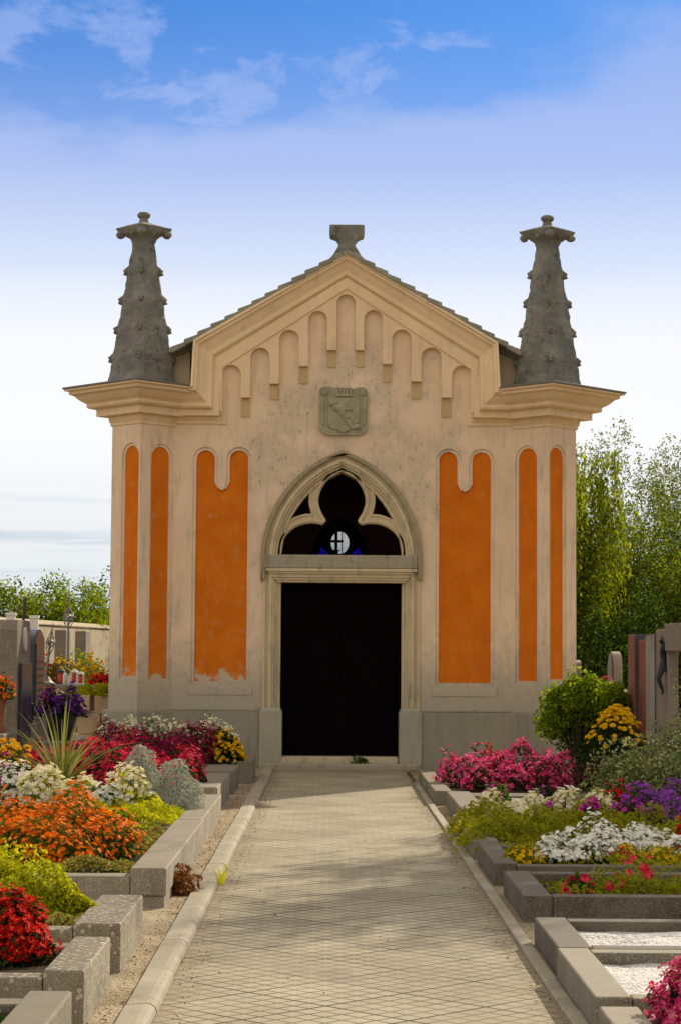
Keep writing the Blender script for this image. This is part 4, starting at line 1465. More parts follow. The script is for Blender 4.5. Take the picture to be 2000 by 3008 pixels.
for (x, y, lb) in ((-3.12, 19.9, 'bright yellow chrysanthemum at the left picture edge'),):
    flower_clump('chrysanthemum', lb, 'chrysanthemum', (x, y, 0.45), .22, .2, .26, 'leaf_mid', 300, .05, 'petal_yellow', 90, .042, petals=9, layers=2, cup=.35, wide=.5)
flower_clump('petunia', 'small magenta petunia below the yellow chrysanthemum', 'petunia', (-2.92, 18.6, 0.26), .12, .12, .32, 'leaf_mid', 160, .05, 'petal_magenta', 16, .045, petals=5, wide=1.0)
# wine red row, whites behind, yellow
wn = [(-2.62, 24.85, .28, .46), (-2.28, 24.9, .26, .44), (-1.95, 24.75, .26, .40), (-1.62, 24.9, .26, .48), (-1.38, 24.8, .16, .42), (-2.1, 24.3, .24, .30), (-1.7, 24.3, .22, .30)]
wnl = ['wine red begonia clump beside the plinth corner of the chapel', 'wine red begonia clump second along the back row', 'wine red begonia clump in the dip of the back row', 'tallest wine red begonia clump', 'wine red begonia clump touching the yellow chrysanthemum', 'low wine red begonia clump in front on the left', 'low wine red begonia clump in front on the right']
for (x, y, r, h), lb in zip(wn, wnl):
    flower_clump('begonia', lb, 'begonia', (x, y, 0.22), r, r, h, 'leaf_bronze', 380, 0.06, 'petal_wine', int(330 * (r / .25) ** 2), 0.030, 'wine red begonias', petals=4, cup=0.45, amp=0.2)
wb = [(-2.45, 25.5, .26, .50), (-2.12, 25.55, .24, .50), (-1.84, 25.5, .24, .47), (-1.55, 25.5, .26, .52), (-1.30, 25.4, .2, .44), (-2.8, 25.5, .22, .46)]
wbl = ['cream flower clump behind the left wine red begonias', 'cream flower clump second behind the wine red begonias', 'lowest cream flower clump behind the wine red begonias', 'tallest cream flower clump before the chapel plinth', 'cream flower clump above the yellow chrysanthemum', 'cream flower clump at the chapel plinth corner']
for (x, y, r, h), lb in zip(wb, wbl):
    flower_clump('white_flower', lb, 'flower', (x, y, 0.22), r, r * .8, h, 'leaf_mid', 260, 0.06, 'petal_cream', 260, 0.024, 'cream flowers before the plinth', petals=5, cup=.4)
flower_clump('chrysanthemum', 'golden yellow chrysanthemum bush by the chapel doorway', 'chrysanthemum', (-1.24, 24.85, 0.24), .27, .25, .38, 'leaf_dark', 900, .06, 'petal_gold', 300, .030, petals=8, layers=2, cup=.35, wide=.55, amp=.1, ftop=0.0)
# dry fern, grass tufts, fallen leaves
t_ = thing('withered_plant', 'withered rust-brown fern between kerb and pale grave', 'plant', (-0.955, 13.3, 0.01))
leaves('fronds', t_, 'leaf_brown', 420, .10, .14, .17, .06, .02, 8, .3, .5, up=0.1)
t_ = thing('grass_tuft', 'small green grass tuft growing at the left path kerb', 'grass', (-0.725, 14.1, 0.0))
b = MB()
for i in range(34):
    a = g_.uniform(0, 6.28)
    L, ti = g_.uniform(.07, .16), g_.uniform(.1, .7)
    x, y = g_.uniform(-.015, .015), g_.uniform(-.25, .25)
    e = (x + math.cos(a) * ti * L, y + math.sin(a) * ti * L, L)
    b.add([(x - .003, y, 0), (x + .003, y, 0), e], [(0, 1, 2)])
b.build('grass_blades', 'leaf_lime', t_, fix=False)
t_ = thing('weed', 'small green weed sprig lying on the chapel threshold', 'weed', (0.42, 28.30, 0.08))
leaves('leaves', t_, 'leaf_mid', 60, .11, .04, .07, .07, .03, 77, .3, .6)


def litter(name, label, x0, x1, y0, y1, z, n, seed, L):
    g = np.random.default_rng(seed)
    C_ = np.stack([g.uniform(x0, x1, n), g.uniform(y0, y1, n), np.full(n, z) + g.uniform(0, .012, n)], 1)
    N_ = unit(g.normal(size=(n, 3)) * .35 + np.array([0, 0, 1.0]))
    o = raw_mesh(name, leaf_quads(C_, N_, np.full(n, L), np.full(n, L * .6)), 4, 'leaf_litter')
    return tag(o, label, 'leaves', kind='stuff')


litter('fallen_leaves', 'dry leaf crumbs along the left kerb of the path', -0.73, -0.60, 8.2, 26, 0.004, 520, 4, .016)
litter('fallen_leaves', 'dry leaf crumbs on the sandy strip between kerb and left graves', -1.0, -0.88, 8.2, 25, 0.016, 520, 5, .02)
litter('fallen_leaves', 'dry leaf crumbs along the right kerb of the path', 0.90, 1.03, 8.2, 24, 0.004, 420, 6, .016)
litter('fallen_leaves', 'few scattered leaves over the open paving', -0.6, 0.9, 8.2, 27, 0.004, 60, 8, .020)

# ------------------------------------------------------------------ planting, right
flower_clump('begonia', 'pink begonia bush in the lower right corner', 'begonia', (1.43, 8.12, 0.09), .155, .15, .29, 'leaf_bronze', 700, .045, 'petal_pink', 420, .025, petals=4, cup=.45, centre=.16, ftop=-0.1)
t_ = thing('thin_plant', 'thin airy plant with a few red blossoms in the dark kerbed grave', 'plant', (1.95, 12.7, .10))
leaves('leaves', t_, 'leaf_cover', 900, .42, .28, .27, .05, .012, 41, .3, .7, up=.2)
P, D = mound(26, .42, .28, .32, 41, .3, .2)
blooms('flowers', t_, ['petal_crimson'], P, D, .03, 5, .4)
flower_clump('red_flower', 'small red flower left of the thin airy plant', 'flower', (1.52, 12.55, .10), .10, .1, .15, 'leaf_mid', 160, .04, 'petal_crimson', 24, .032, petals=5, wide=.9)
cover('ground_cover', 'dull green leaves around the thin airy plant', 'ground cover', 1.36, 3.0, 12.2, 13.3, .10, .08, 'leaf_cover', 1700, .04, .018, 51)
for (x, y, rx, lb) in ((1.35, 14.35, .17, 'yellow sedum cushion at the left end of the white flowers'), (2.30, 14.35, .2, 'yellow sedum cushion in front of the white flowers at right'), (2.05, 14.2, .12, 'smaller yellow sedum cushion before the white flowers')):
    t_ = thing('sedum_cushion', lb, 'sedum', (x, y, .11), 0, 'yellow sedum cushions')
    leaves('foliage', t_, 'leaf_cover', 1300, rx, rx, .14, .022, .012, int(x * 50), .15, .4)
    P, D = mound(230, rx, rx, .145, int(x * 50), .15, .05)
    blooms('flowers', t_, ['petal_gold'], P, D, .013, 5, .3)
wt = [(1.58, 14.4, .15, .15), (1.80, 14.5, .17, .16), (2.02, 14.7, .18, .19), (2.30, 14.9, .20, .20), (1.72, 14.95, .15, .19), (2.55, 14.7, .16, .17), (2.0, 15.2, .14, .22), (1.62, 14.75, .1, .15)]
wtl = ['white candytuft clump beside the left yellow sedum', 'white candytuft clump second from the left in front', 'broad white candytuft clump in the middle', 'broad white candytuft clump toward the right end', 'white candytuft clump standing behind on the left', 'white candytuft clump farthest to the right', 'white candytuft clump rising highest at the back', 'tiny white candytuft clump in the left gap']
for (x, y, r, h), lb in zip(wt, wtl):
    flower_clump('candytuft', lb, 'candytuft', (x, y, .11), r, r, h, 'leaf_mid', 330, .03, 'petal_white', int(330 * (r / .16) ** 2), .018, 'white candytuft', petals=6, cup=.3, wide=.9, ftop=.15, amp=.25)
cover('ground_cover', 'yellow-green ground cover spilling over the right path kerb', 'ground cover', 1.06, 3.2, 15.75, 17.9, .05, .27, 'leaf_cover', 24000, .034, .021, 61, edge=.16)
cover('ground_cover', 'green leaves under the white candytuft', 'ground cover', 1.3, 3.1, 14.2, 15.7, .10, .10, 'leaf_cover', 4200, .034, .02, 63)
cm = [(1.42, 18.0, .14, .24), (1.60, 17.7, .13, .16), (1.78, 18.0, .16, .22), (2.08, 18.05, .17, .23), (2.38, 18.1, .17, .23), (1.42, 17.55, .11, .12)]
cml = ['cream begonia clump nearest the path', 'low cream begonia clump just right of the first', 'cream begonia clump left of the magenta petunias', 'cream begonia clump between the magenta petunias', 'cream begonia clump at the right end', 'lowest cream begonia clump spilling over the ground cover']
for (x, y, r, h), lb in zip(cm, cml):
    flower_clump('begonia', lb, 'begonia', (x, y, .14), r, r, h, 'leaf_lime', 260, .045, 'petal_cream', int(150 * (r / .15) ** 2), .028, 'cream begonias', petals=5, cup=.45)
for (x, y, lb) in ((1.86, 17.4, 'magenta petunia below the cream begonias, leftmost'), (2.22, 17.5, 'magenta petunia below the cream begonias, middle'), (2.30, 17.9, 'magenta petunia among the cream begonias, uppermost')):
    flower_clump('petunia', lb, 'petunia', (x, y, .17), .08, .08, .17, 'leaf_mid', 90, .04, 'petal_magenta', 26, .03, 'magenta petunias', petals=5, wide=1.0)
flower_clump('coral_bells', 'dusky pink flowers left of the purple asters', 'flower', (2.58, 17.5, .12), .2, .18, .22, 'leaf_bronze', 420, .045, 'petal_magenta', 60, .028, petals=5)
flower_clump('red_salvia', 'dark red flowers beside the purple asters', 'flower', (2.62, 18.6, .14), .22, .2, .26, 'leaf_bronze', 420, .045, 'petal_red', 90, .028, petals=5)
pu = [(2.72, 17.9, .26, .32), (3.02, 17.5, .28, .36), (3.0, 16.8, .24, .30), (3.3, 18.0, .28, .38), (2.78, 17.1, .2, .2)]
pul = ['purple aster cushion nearest the path', 'purple aster cushion in the middle of the group', 'purple aster cushion nearest the white flowers', 'purple aster cushion at the right picture edge', 'small low purple aster cushion in front']
for (x, y, r, h), lb in zip(pu, pul):
    flower_clump('aster', lb, 'aster', (x, y, .12), r, r, h, 'leaf_mid', 520, .045, 'petal_purple', int(520 * (r / .27) ** 2), .021, 'purple asters', petals=8, wide=.45, cup=.2, ftop=.1)
flower_clump('red_flower', 'bright red blossoms at the right picture edge', 'flower', (2.78, 15.6, .12), .16, .16, .26, 'leaf_mid', 260, .05, 'petal_red', 70, .035, petals=5)
flower_clump('pansy', 'small green clump with violet blossoms on grey gravel', 'pansy', (1.66, 20.4, .10), .16, .15, .22, 'leaf_mid', 420, .045, 'petal_magenta', 34, .022, petals=5, wide=1.0)
flower_clump('pansy', 'dark little clump with violet blossoms on the gravel farther right', 'pansy', (2.22, 20.8, .10), .13, .12, .16, 'leaf_dark', 260, .045, 'petal_magenta', 18, .022, petals=5, wide=1.0)
pk = [(1.42, 23.0, .24, .42, 'petal_pink'), (1.72, 23.2, .17, .40, 'petal_pink'), (1.92, 23.0, .24, .44, 'petal_pink'), (2.22, 23.2, .28, .54, 'petal_pink'), (2.52, 22.9, .24, .44, 'petal_pink'), (2.38, 22.5, .22, .34, 'petal_pink'), (2.02, 22.5, .22, .32, 'petal_pink'), (2.95, 22.9, .16, .34, 'petal_pink'), (1.66, 22.5, .18, .3, 'petal_pink')]
pkl = ['pale pink begonia clump nearest the path', 'narrow pink begonia clump beside the red one', 'pink begonia clump just right of the red one', 'tallest pink begonia clump in the row', 'pink begonia clump under the dark green shrub', 'low pink begonia clump in front on the right', 'low pink begonia clump in front in the middle', 'small pink begonia clump right of the shrub foot', 'low pink begonia clump behind the violet pansies']
for (x, y, r, h, pm), lb in zip(pk, pkl):
    flower_clump('begonia', lb, 'begonia', (x, y, .08), r, r, h, 'leaf_bronze', 320, .055, pm, int(210 * (r / .24) ** 2), .036, 'pink begonias', petals=4, cup=.5, amp=.2, ftop=-.1)
flower_clump('begonia', 'single red begonia amid the pink row', 'begonia', (1.86, 23.5, .10), .15, .15, .44, 'leaf_bronze', 160, .055, 'petal_red', 60, .045, petals=4, cup=.5)

# shrubs right
t_ = thing('green_shrub', 'leafy shrub with sunlit top coloured brighter green beside the chapel wall', 'shrub', (2.98, 24.3, 0))
def ball_leaves(name, parent, mat, n, rx, ry, rz, c, L, W, seed, amp=.18, fill=.5, up=.4):
    D = unit(rng.normal(size=(n, 3)))
    P = D * (lump(D, seed, amp) * (1 - fill * rng.random(n) ** 2))[:, None] * np.array([rx, ry, rz]) + np.array(c)
    P[:, 2] = np.maximum(P[:, 2], .01)
    return raw_mesh(name, leaf_quads(P, unit(D * .5 + rng.normal(size=(n, 3)) * .8 + np.array([0, 0, up])), np.full(n, L), np.full(n, W)), 4, mat, parent=parent)


cl_ = [(.50, .12, .98, .22), (.60, .2, .82, .24), (-.30, -.1, 1.12, .13), (.10, -.12, 1.24, .14), (.38, 0, 1.14, .15), (-.06, 0, 1.22, .15), (-.18, -.05, .95, .34), (.12, -.1, 1.0, .34), (.32, .05, .88, .30), (-.28, .1, .80, .26), (0.05, .1, .72, .34), (.12, -.02, .45, .30), (.2, .02, .24, .24)]
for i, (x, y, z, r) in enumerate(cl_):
    ball_leaves('foliage', t_, 'leaf_bright' if z > .75 else 'leaf_mid', int(1500 * (r / .3) ** 2), r, r, r * .86, (x, y, z), .052, .030, 70 + i, .30, .6)  # brighter leaf colour on the upper clusters stands in for sunlight
b = MB()
for i in range(9):
    a = g_.uniform(0, 6.28)
    b.tube([(0.03 * math.cos(a), .03 * math.sin(a), -.05), (.15 * math.cos(a), .15 * math.sin(a), .5), (.3 * math.cos(a), .3 * math.sin(a), 1.0)], [.016, .012, .006], 5)
b.build('branches', 'bark', t_, fix=False)
t_ = flower_clump('chrysanthemum', 'dark bush crowned with golden yellow chrysanthemums', 'chrysanthemum', (3.17, 22.6, 0), .38, .34, .98, 'leaf_dark', 3000, .05, 'petal_gold', 0, .04)
D = unit(np.stack([rng.normal(size=150) * .62 + .05, rng.normal(size=150) * .5 - .25, np.abs(rng.normal(size=150)) * .5 + 1.1], 1))
blooms('flowers', t_, ['petal_gold'], D * np.array([.42, .40, 1.02]) * rng.uniform(.93, 1.02, (150, 1)), unit(D + np.array([0, -.4, .3])), .035, 9, .35, .5, 2)
t_ = thing('variegated_shrub', 'spreading shrub with grey-green and cream leaves at right', 'shrub', (2.98, 19.6, .05))
for i, (x, y, rx, h, sd) in enumerate(((0, 0, .50, .68, 81), (.38, .15, .44, .98, 82), (-.24, -.1, .28, .50, 83), (.75, .2, .45, 1.06, 84), (.3, -.3, .42, .58, 85))):
    leaves('foliage', t_, 'leaf_varieg', 3800, rx, rx * .85, h, .046, .028, sd, .2, .5, (x, y, 0), .4)
stems(t_, 14, .5, .4, .6, 'bark', .008)
t_ = thing('leafy_bush', 'dull green bush in front of the brown headstones', 'bush', (3.66, 24.6, .1))
leaves('foliage', t_, 'leaf_olive', 2400, .42, .4, .92, .06, .035, 91, .2, .5)
P, D = mound(60, .42, .4, .95, 91, .2, .1)
stems(t_, 10, .4, .4, .8, 'bark')

# ------------------------------------------------------------------ headstones and grave goods, left
def slab_x(b, x0, x1, y0, y1, z0, z1, shoulder=None, mi=0):
    """stone standing along Y with an arched top when shoulder is given"""
    if shoulder is None:
        b.box(x0, x1, y0, y1, z0, z1, mi)
        return
    w = (y1 - y0) / 2
    c_ = (y0 + y1) / 2
    pts = [(y0, z0), (y1, z0), (y1, z1 - shoulder)]
    n = 12
    for i in range(1, n):
        a = PI * i / n
        pts.append((c_ + w * math.cos(a), z1 - shoulder + shoulder * math.sin(a)))
    pts.append((y0, z1 - shoulder))
    b.plate(pts, x0, x1, (), lambda a, d, z: (d, a, z), mi)


def letters(parent, x, y0, y1, z0, z1, mat, rows=4, seed=1, out=0.004):
    """weathered illegible inscription: short raised strokes on a stone facing the path"""
    b = MB()
    g = random.Random(seed)
    for r_ in range(rows):
        z = z1 - (z1 - z0) * (r_ + .5) / rows
        y = y0 + g.uniform(0, .08)
        while y < y1 - .03:
            w = g.uniform(.012, .03)
            b.box(x - .001, x + out, y, y + w, z - .014, z + .014)
            y += w + g.uniform(.008, .03)
    return b.build('inscription', mat, parent, fix=False)


HS = 'headstones of the left grave row'
t_ = thing('headstone', 'broad grey granite headstone with oval portrait at the left picture edge', 'headstone', (-3.31, 21.0, 0), 0, HS)
b = MB()
b.plate([(-.02, 0), (.93, 0), (.93, 1.80), (.86, 1.90), (.05, 1.90), (-.02, 1.80)], -.11, .11, (), lambda a, d, z: (d, a, z))
b.build('stone', 'granite_grey', t_, bevel=0.012)
b = MB()
b.plate([(.45 + .10 * math.cos(2 * PI * i / 20), 1.70 + .13 * math.sin(2 * PI * i / 20)) for i in range(20)], .108, .135, (), lambda a, d, z: (d, a, z))
b.build('portrait_medallion', 'porcelain', t_, bevel=0.006)
b = MB()
b.box(.112, .15, .12, .80, .62, 1.45)
b.build('text_tablet', 'granite_dark', t_, bevel=0.005)
b = MB()
b.box(-.25, .28, -.12, 1.05, -.05, .55)
b.build('pedestal', 'granite_grey', t_, bevel=0.01)
t_ = thing('headstone', 'dark polished headstone with an arched brown top on a grey pedestal', 'headstone', (-3.37, 22.98, 0), 0, HS)
b = MB()
slab_x(b, -.068, .062, 0, .78, .85, 1.83, .16)
b.build('stone', 'granite_dark', t_, bevel=0.008)
b = MB()
slab_x(b, .062, .074, .05, .74, .93, 1.80, .15)
b.build('front_face', 'granite_brown', t_, bevel=0.004)
letters(t_, .074, .14, .66, 1.1, 1.5, 'flashing', 5, 3)
b = MB()
b.box(-.20, .16, -.14, .95, -.05, .40)
b.box(-.16, .12, -.1, .9, .40, .848)
b.build('pedestal', 'granite_grey', t_, bevel=0.012)
b = MB()
b.box(.062, .085, .02, .05, .86, 1.66)
b.build('side_trim', 'iron', t_)
t_ = thing('stone_block', 'low grey stone block under the terracotta vase at the left edge', 'block', (-3.28, 20.2, 0))
b = MB()
b.box(-.45, .06, 0, .5, -.05, .70)
b.box(-.48, .09, -.03, .53, .70, .76)
b.build('block', 'granite_grey', t_, bevel=0.012)
t_ = thing('vase', 'tall terracotta grave vase holding orange flowers', 'vase', (-3.27, 20.42, .76))
b = MB()
b.lathe([(.05, 0), (.055, .02), (.045, .12), (.055, .26), (.075, .37), (.08, .40), (.065, .40)], 14)
b.build('vessel', 'terracotta', t_, smooth=True)
t_ = flower_clump('bouquet', 'bunch of orange flowers in the terracotta vase', 'bouquet', (-3.27, 20.42, 1.10), .17, .15, .26, 'leaf_mid', 200, .05, 'petal_orange', 55, .034, petals=6)


def lantern(name, label, loc, w, h, glass='red_glass', group=None, frame='iron', roof=True):
    t_ = thing(name, label, 'lantern', loc, 0, group)
    b = MB()
    b.box(-w / 2, w / 2, -w / 2, w / 2, 0, h * .10)
    for sx in (-1, 1):
        for sy in (-1, 1):
            b.box(sx * w * .5 - (w * .12 if sx > 0 else 0), sx * w * .5 + (w * .12 if sx < 0 else 0), sy * w * .5 - (w * .12 if sy > 0 else 0), sy * w * .5 + (w * .12 if sy < 0 else 0), h * .1, h * .78)
    b.build('lantern_frame', frame, t_)
    b = MB()
    if roof:
        b.loft([[(sx * w * f, sy * w * f, z) for sx, sy in ((-1, -1), (1, -1), (1, 1), (-1, 1))] for f, z in ((.56, h * .78), (.58, h * .82), (.25, h * .95), (.1, h))])
    b.build('lantern_roof', frame, t_)
    b = MB()
    b.lathe([(w * .30, h * .1), (w * .34, h * .16), (w * .34, h * .6), (w * .2, h * .72)], 12)
    b.build('candle_glass', glass, t_, smooth=True)
    return t_


lantern('grave_lantern', 'black grave lantern with red candle before the dark arched headstone', (-3.30, 22.35, .80), .15, .25)
t_ = thing('stone_block', 'grey plinth block carrying the lantern and the dark flower pot', 'block', (-3.2, 22.0, 0))
b = MB()
b.box(-.3, .02, .2, .62, -.05, .795)
b.box(.03, .42, .15, 1.5, -.05, .60)
b.build('block', 'granite_grey', t_, bevel=0.01)
t_ = thing('flower_pot', 'dark glazed pot filled with violet flowers beside the arched headstone', 'flower pot', (-2.97, 22.75, .60))
b = MB()
b.lathe([(.11, 0), (.13, .03), (.165, .22), (.17, .27), (.175, .30), (.15, .30), (.14, .26)], 16)
b.build('pot', 'black_plastic', t_, smooth=True)
vio = [(-3.08, 22.8, .17, .30), (-2.84, 22.7, .16, .30), (-2.95, 22.6, .13, .24)]
for (x, y, r, h), lb in zip(vio, ('violet flowers on the left side of the dark pot', 'violet flowers on the right side of the dark pot', 'violet flowers hanging over the front of the dark pot')):
    flower_clump('violet_flower', lb, 'flower', (x, y, .86), r, r, h, 'leaf_dark', 220, .05, 'petal_violet', 95, .034, 'violet flowers of the dark pot', petals=5, wide=.9)
# stepped stone planter
t_ = thing('stone_planter', 'stepped sandstone planter with trailing lime green plant', 'planter', (-3.32, 29.6, .1))
b = MB()
b.box(-.36, -.12, -.1, .5, .62, .86)
b.build('upper_block', 'sandstone_block', t_, bevel=0.012)
b = MB()
b.box(-.30, .02, .0, .7, .30, .60)
b.build('middle_block', 'sandstone_block', t_, bevel=0.012)
b = MB()
b.box(-.42, .28, -.05, 1.0, -.15, .295)
b.build('lower_block', 'sandstone_block', t_, bevel=0.012)
b = MB()
b.box(.03, .30, .1, 1.0, .30, .88)
b.build('side_block', 'sandstone_block', t_, bevel=0.012)
for (x, y, h, sd) in ((-.2, .2, .16, 5), (.05, .25, .17, 6), (.24, .3, .15, 7)):
    leaves('trailing_leaves', t_, 'leaf_lime', 600, .22, .22, h, .055, .035, sd, .2, .4, (x, y, .86), .6)
leaves('hanging_leaves', t_, 'leaf_lime', 260, .07, .06, .62, .055, .035, 9, .2, .4, (.27, .05, .35), .3)
t_ = thing('raised_grave', 'raised pale grave slab with lanterns and flowers near the wall', 'grave', (-3.95, 33.0, .3))
b = MB()
b.box(-.75, .60, 0, 2.2, -.3, .64)
b.build('base', 'sandstone_block', t_, bevel=0.012)
b = MB()
b.box(-.8, .66, -.05, 2.25, .645, .76)
b.build('cover_slab', 'grave_pale', t_, bevel=0.012)
lantern('grave_lantern', 'tall silver lantern with red candle on the raised pale grave, left one', (-4.13, 33.2, 1.06), .105, .25, 'red_glass', 'candle lanterns', 'white_plastic')
lantern('grave_lantern', 'lower white lantern with red candle on the raised pale grave, right one', (-4.02, 33.15, 1.06), .10, .21, 'red_glass', 'candle lanterns', 'white_plastic')
lantern('grave_lantern', 'dark lantern standing beside the leaning iron cross', (-4.38, 33.4, 1.06), .13, .26, 'red_glass', 'candle lanterns')
for i, (x, hh) in enumerate(((-4.28, .2), (-4.21, .15))):
    t_ = thing('grave_candle', ('white grave candle, the taller of two' if i == 0 else 'white grave candle, the shorter of two'), 'candle', (x, 33.2, 1.06), 0, 'white candles')
    b = MB()
    b.lathe([(.03, 0), (.033, .01), (.03, hh * .8), (.02, hh * .85), (.018, hh)], 10)
    b.build('candle_body', 'white_plastic', t_, smooth=True)
rg = [(-3.70, 33.3, .20, .20, 'petal_red', 'red geraniums on the raised grave nearest the chapel'), (-3.50, 33.1, .16, .17, 'petal_red', 'red geraniums in front of the chapel corner'), (-4.30, 32.6, .2, .16, 'petal_cream', 'cream flowers along the front of the raised grave'),
      (-4.62, 31.0, .24, .30, 'petal_crimson', 'crimson flowers behind the dark arched headstone'), (-4.30, 31.2, .2, .24, 'petal_crimson', 'crimson flowers right of the dark arched headstone')]
for (x, y, r, h, pm, lb) in rg:
    flower_clump('geranium', lb, 'flower', (x, y, 1.05 if y > 32.8 else .78), r, r, h, 'leaf_mid', 200, .06, pm, 80, .042, petals=5)
bq = [(-4.52, 34.5, .24, .46, 'petal_yellow', 'leaf_olive', 'bouquet with yellow blooms left of the leaning cross'), (-4.02, 34.6, .30, .50, 'petal_gold', 'leaf_sedum', 'large bouquet with golden and cream blooms above the lanterns'), (-4.8, 34.4, .2, .40, 'petal_red', 'leaf_mid', 'bouquet with a few red blooms beside the arched headstone')]
for (x, y, r, h, pm, lm, lb) in bq:
    flower_clump('bouquet', lb, 'bouquet', (x, y, 1.06), r, r, h, lm, 420, .055, pm, 42, .045, 'bouquets', petals=7, layers=2)
t_ = thing('round_bush', 'round clipped green bush beside the chapel corner', 'bush', (-4.36, 37.0, .55))
leaves('foliage', t_, 'leaf_bright', 2600, .40, .40, 1.06, .055, .03, 15, .12, .45)
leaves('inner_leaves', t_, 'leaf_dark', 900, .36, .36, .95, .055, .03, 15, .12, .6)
stems(t_, 8, .4, .4, .9, 'bark')

# tall grey stones near the wall
for i, (x, y, w, zt, lb) in enumerate(((-5.25, 40.0, .7, 2.02, 'slim grey stele near the wall, left of two'), (-5.05, 41.6, .8, 2.02, 'slim grey stele near the wall, right of two'))):
    t_ = thing('stele', lb, 'headstone', (x, y, .45), 0, 'grey steles near the wall')
    b = MB()
    b.box(-.12, .10, 0, w, .2, zt - .45)
    b.build('stone', 'granite_grey', t_, bevel=0.012)
    b = MB()
    b.box(-.2, .2, -.1, w + .1, -.2, .2)
    b.build('base', 'granite_grey', t_, bevel=0.012)


def iron_cross(label, loc, H, lean=0.0, s=1.0):
    t_ = thing('iron_cross', label, 'cross', loc, 0)
    t_.rotation_euler = (0, lean, 0)
    b = MB()
    b.lathe([(.16, -.2), (.16, .10), (.10, .14), (.06, .2)], 8)
    b.build('stone_foot', 'granite_grey', t_)
    b = MB()
    b.tube([(0, 0, .15), (0, 0, H * .55), (0, 0, H * .8), (0, 0, H)], [.024, .020, .014, .005], 8)
    b.build('shaft', 'iron_pale', t_)
    b = MB()
    zc_ = H * .70
    for k_ in range(2):
        b.tube([(math.cos(a) * .0 + (.085 * s if k_ else .06 * s) * math.sin(a), .13 * math.cos(a), zc_ + .13 * s * math.cos(a) * (1 if k_ else .5)) for a in [2 * PI * i / 14 for i in range(15)]], .009, 5)
    b.tube([(0, -.30 * s, zc_), (0, .30 * s, zc_)], .014, 6)
    b.tube([(-.11 * s, 0, zc_), (.11 * s, 0, zc_)], .012, 6)
    for sy in (-1, 1):
        b.tube([(0, sy * (.30 * s + .04 * math.cos(a)), zc_ + .04 * math.sin(a)) for a in [2 * PI * i / 8 for i in range(9)]], .008, 5)
    for sx in (-1, 1):
        b.tube([(sx * .09 * s * math.sin(PI * i / 8), 0, zc_ - .22 + .40 * i / 8) for i in range(9)], .008, 5)
    b.ball((0, 0, zc_), .045, .045, .055, 8, 6)
    b.ball((0, 0, H * .86), .022, .022, .035, 8, 5)
    b.build('scrollwork', 'iron_pale', t_)
    return t_


iron_cross('tall wrought-iron cross with scrollwork and needle tip beside the chapel', (-4.62, 36.2, .7), 2.15)
iron_cross('smaller leaning wrought-iron cross left of the tall one', (-4.50, 32.4, 1.0), 1.05, R(6.5), .7)
t_ = thing('iron_rod', 'thin leaning iron rod rising above the wall at left', 'pole', (-6.95, 45.5, .5))
b = MB()
b.tube([(0, 0, 0), (.18, 0, 2.3)], [.05, .03], 8)
b.build('rod', 'iron', t_)
for i, (x, y, z, lb) in enumerate(((-7.55, 48.5, 2.55, 'small white post showing above the wall, left one'), (-7.1, 49.2, 2.5, 'small white post showing above the wall, right one'))):
    t_ = thing('white_post', lb, 'post', (x, y, .5), 0, 'white posts')
    b = MB()
    b.box(-.1, .1, -.06, .06, 0, z - .5 - .1)
    b.box(-.12, .12, -.08, .08, z - .6, z - .53)
    b.build('post', 'white_plastic', t_, bevel=0.01)

# ------------------------------------------------------------------ cemetery wall on the left
t_ = thing('cemetery_wall', 'long cream plastered cemetery wall with dark weather streaks', 'wall', (-8.09, 50.0, 0))
dx, dy = 1.32, 11.7
L_ = math.hypot(dx, dy)
ux, uy = dx / L_, dy / L_
t_.rotation_euler = (0, 0, math.atan2(uy, ux))
b = MB()
s0 = -14
while s0 < 34:
    b.box(s0, s0 + 4.0, -.02 + rnd.uniform(-.008, .008), .30, -.2, 2.30 + rnd.uniform(-.02, .02))
    s0 += 3.995
b.build('masonry', 'cemetery_plaster', t_)
b = MB()
b.plate([(-.06, 2.31), (.36, 2.31), (.36, 2.36), (.15, 2.46), (-.06, 2.36)], -14, 34, (), lambda a, d, z: (d, a, z))
b.build('coping', 'cemetery_plaster', t_, bevel=0.02)


# ------------------------------------------------------------------ trees
def limb(b, p, d, L, r, depth, g, tips, spread=.6, up=.15, n=4):
    pts, rad = [p], [r]
    for i in range(3):
        d = (d + Vector((g.uniform(-.14, .14), g.uniform(-.14, .14), g.uniform(-.05, .12) + up * .3))).normalized()
        pts.append(pts[-1] + d * L / 3)
        rad.append(r * (1 - .18 * (i + 1)))
    b.tube(pts, rad, 7 if depth > 1 else 5)
    tips.append(pts[-1])
    if depth <= 1:
        tips.append(pts[-2])
    if depth == 0:
        return
    for i in range(n):
        a = g.uniform(0, 2 * PI)
        f = g.choice([1, 1, 2, 3, 3])
        side = Vector((math.cos(a), math.sin(a), g.uniform(-.1, .5)))
        nd = (d * (1 - spread) + side * spread).normalized()
        limb(b, pts[f], nd, L * g.uniform(.6, .8), rad[f] * .6, depth - 1, g, tips, spread, up, n)


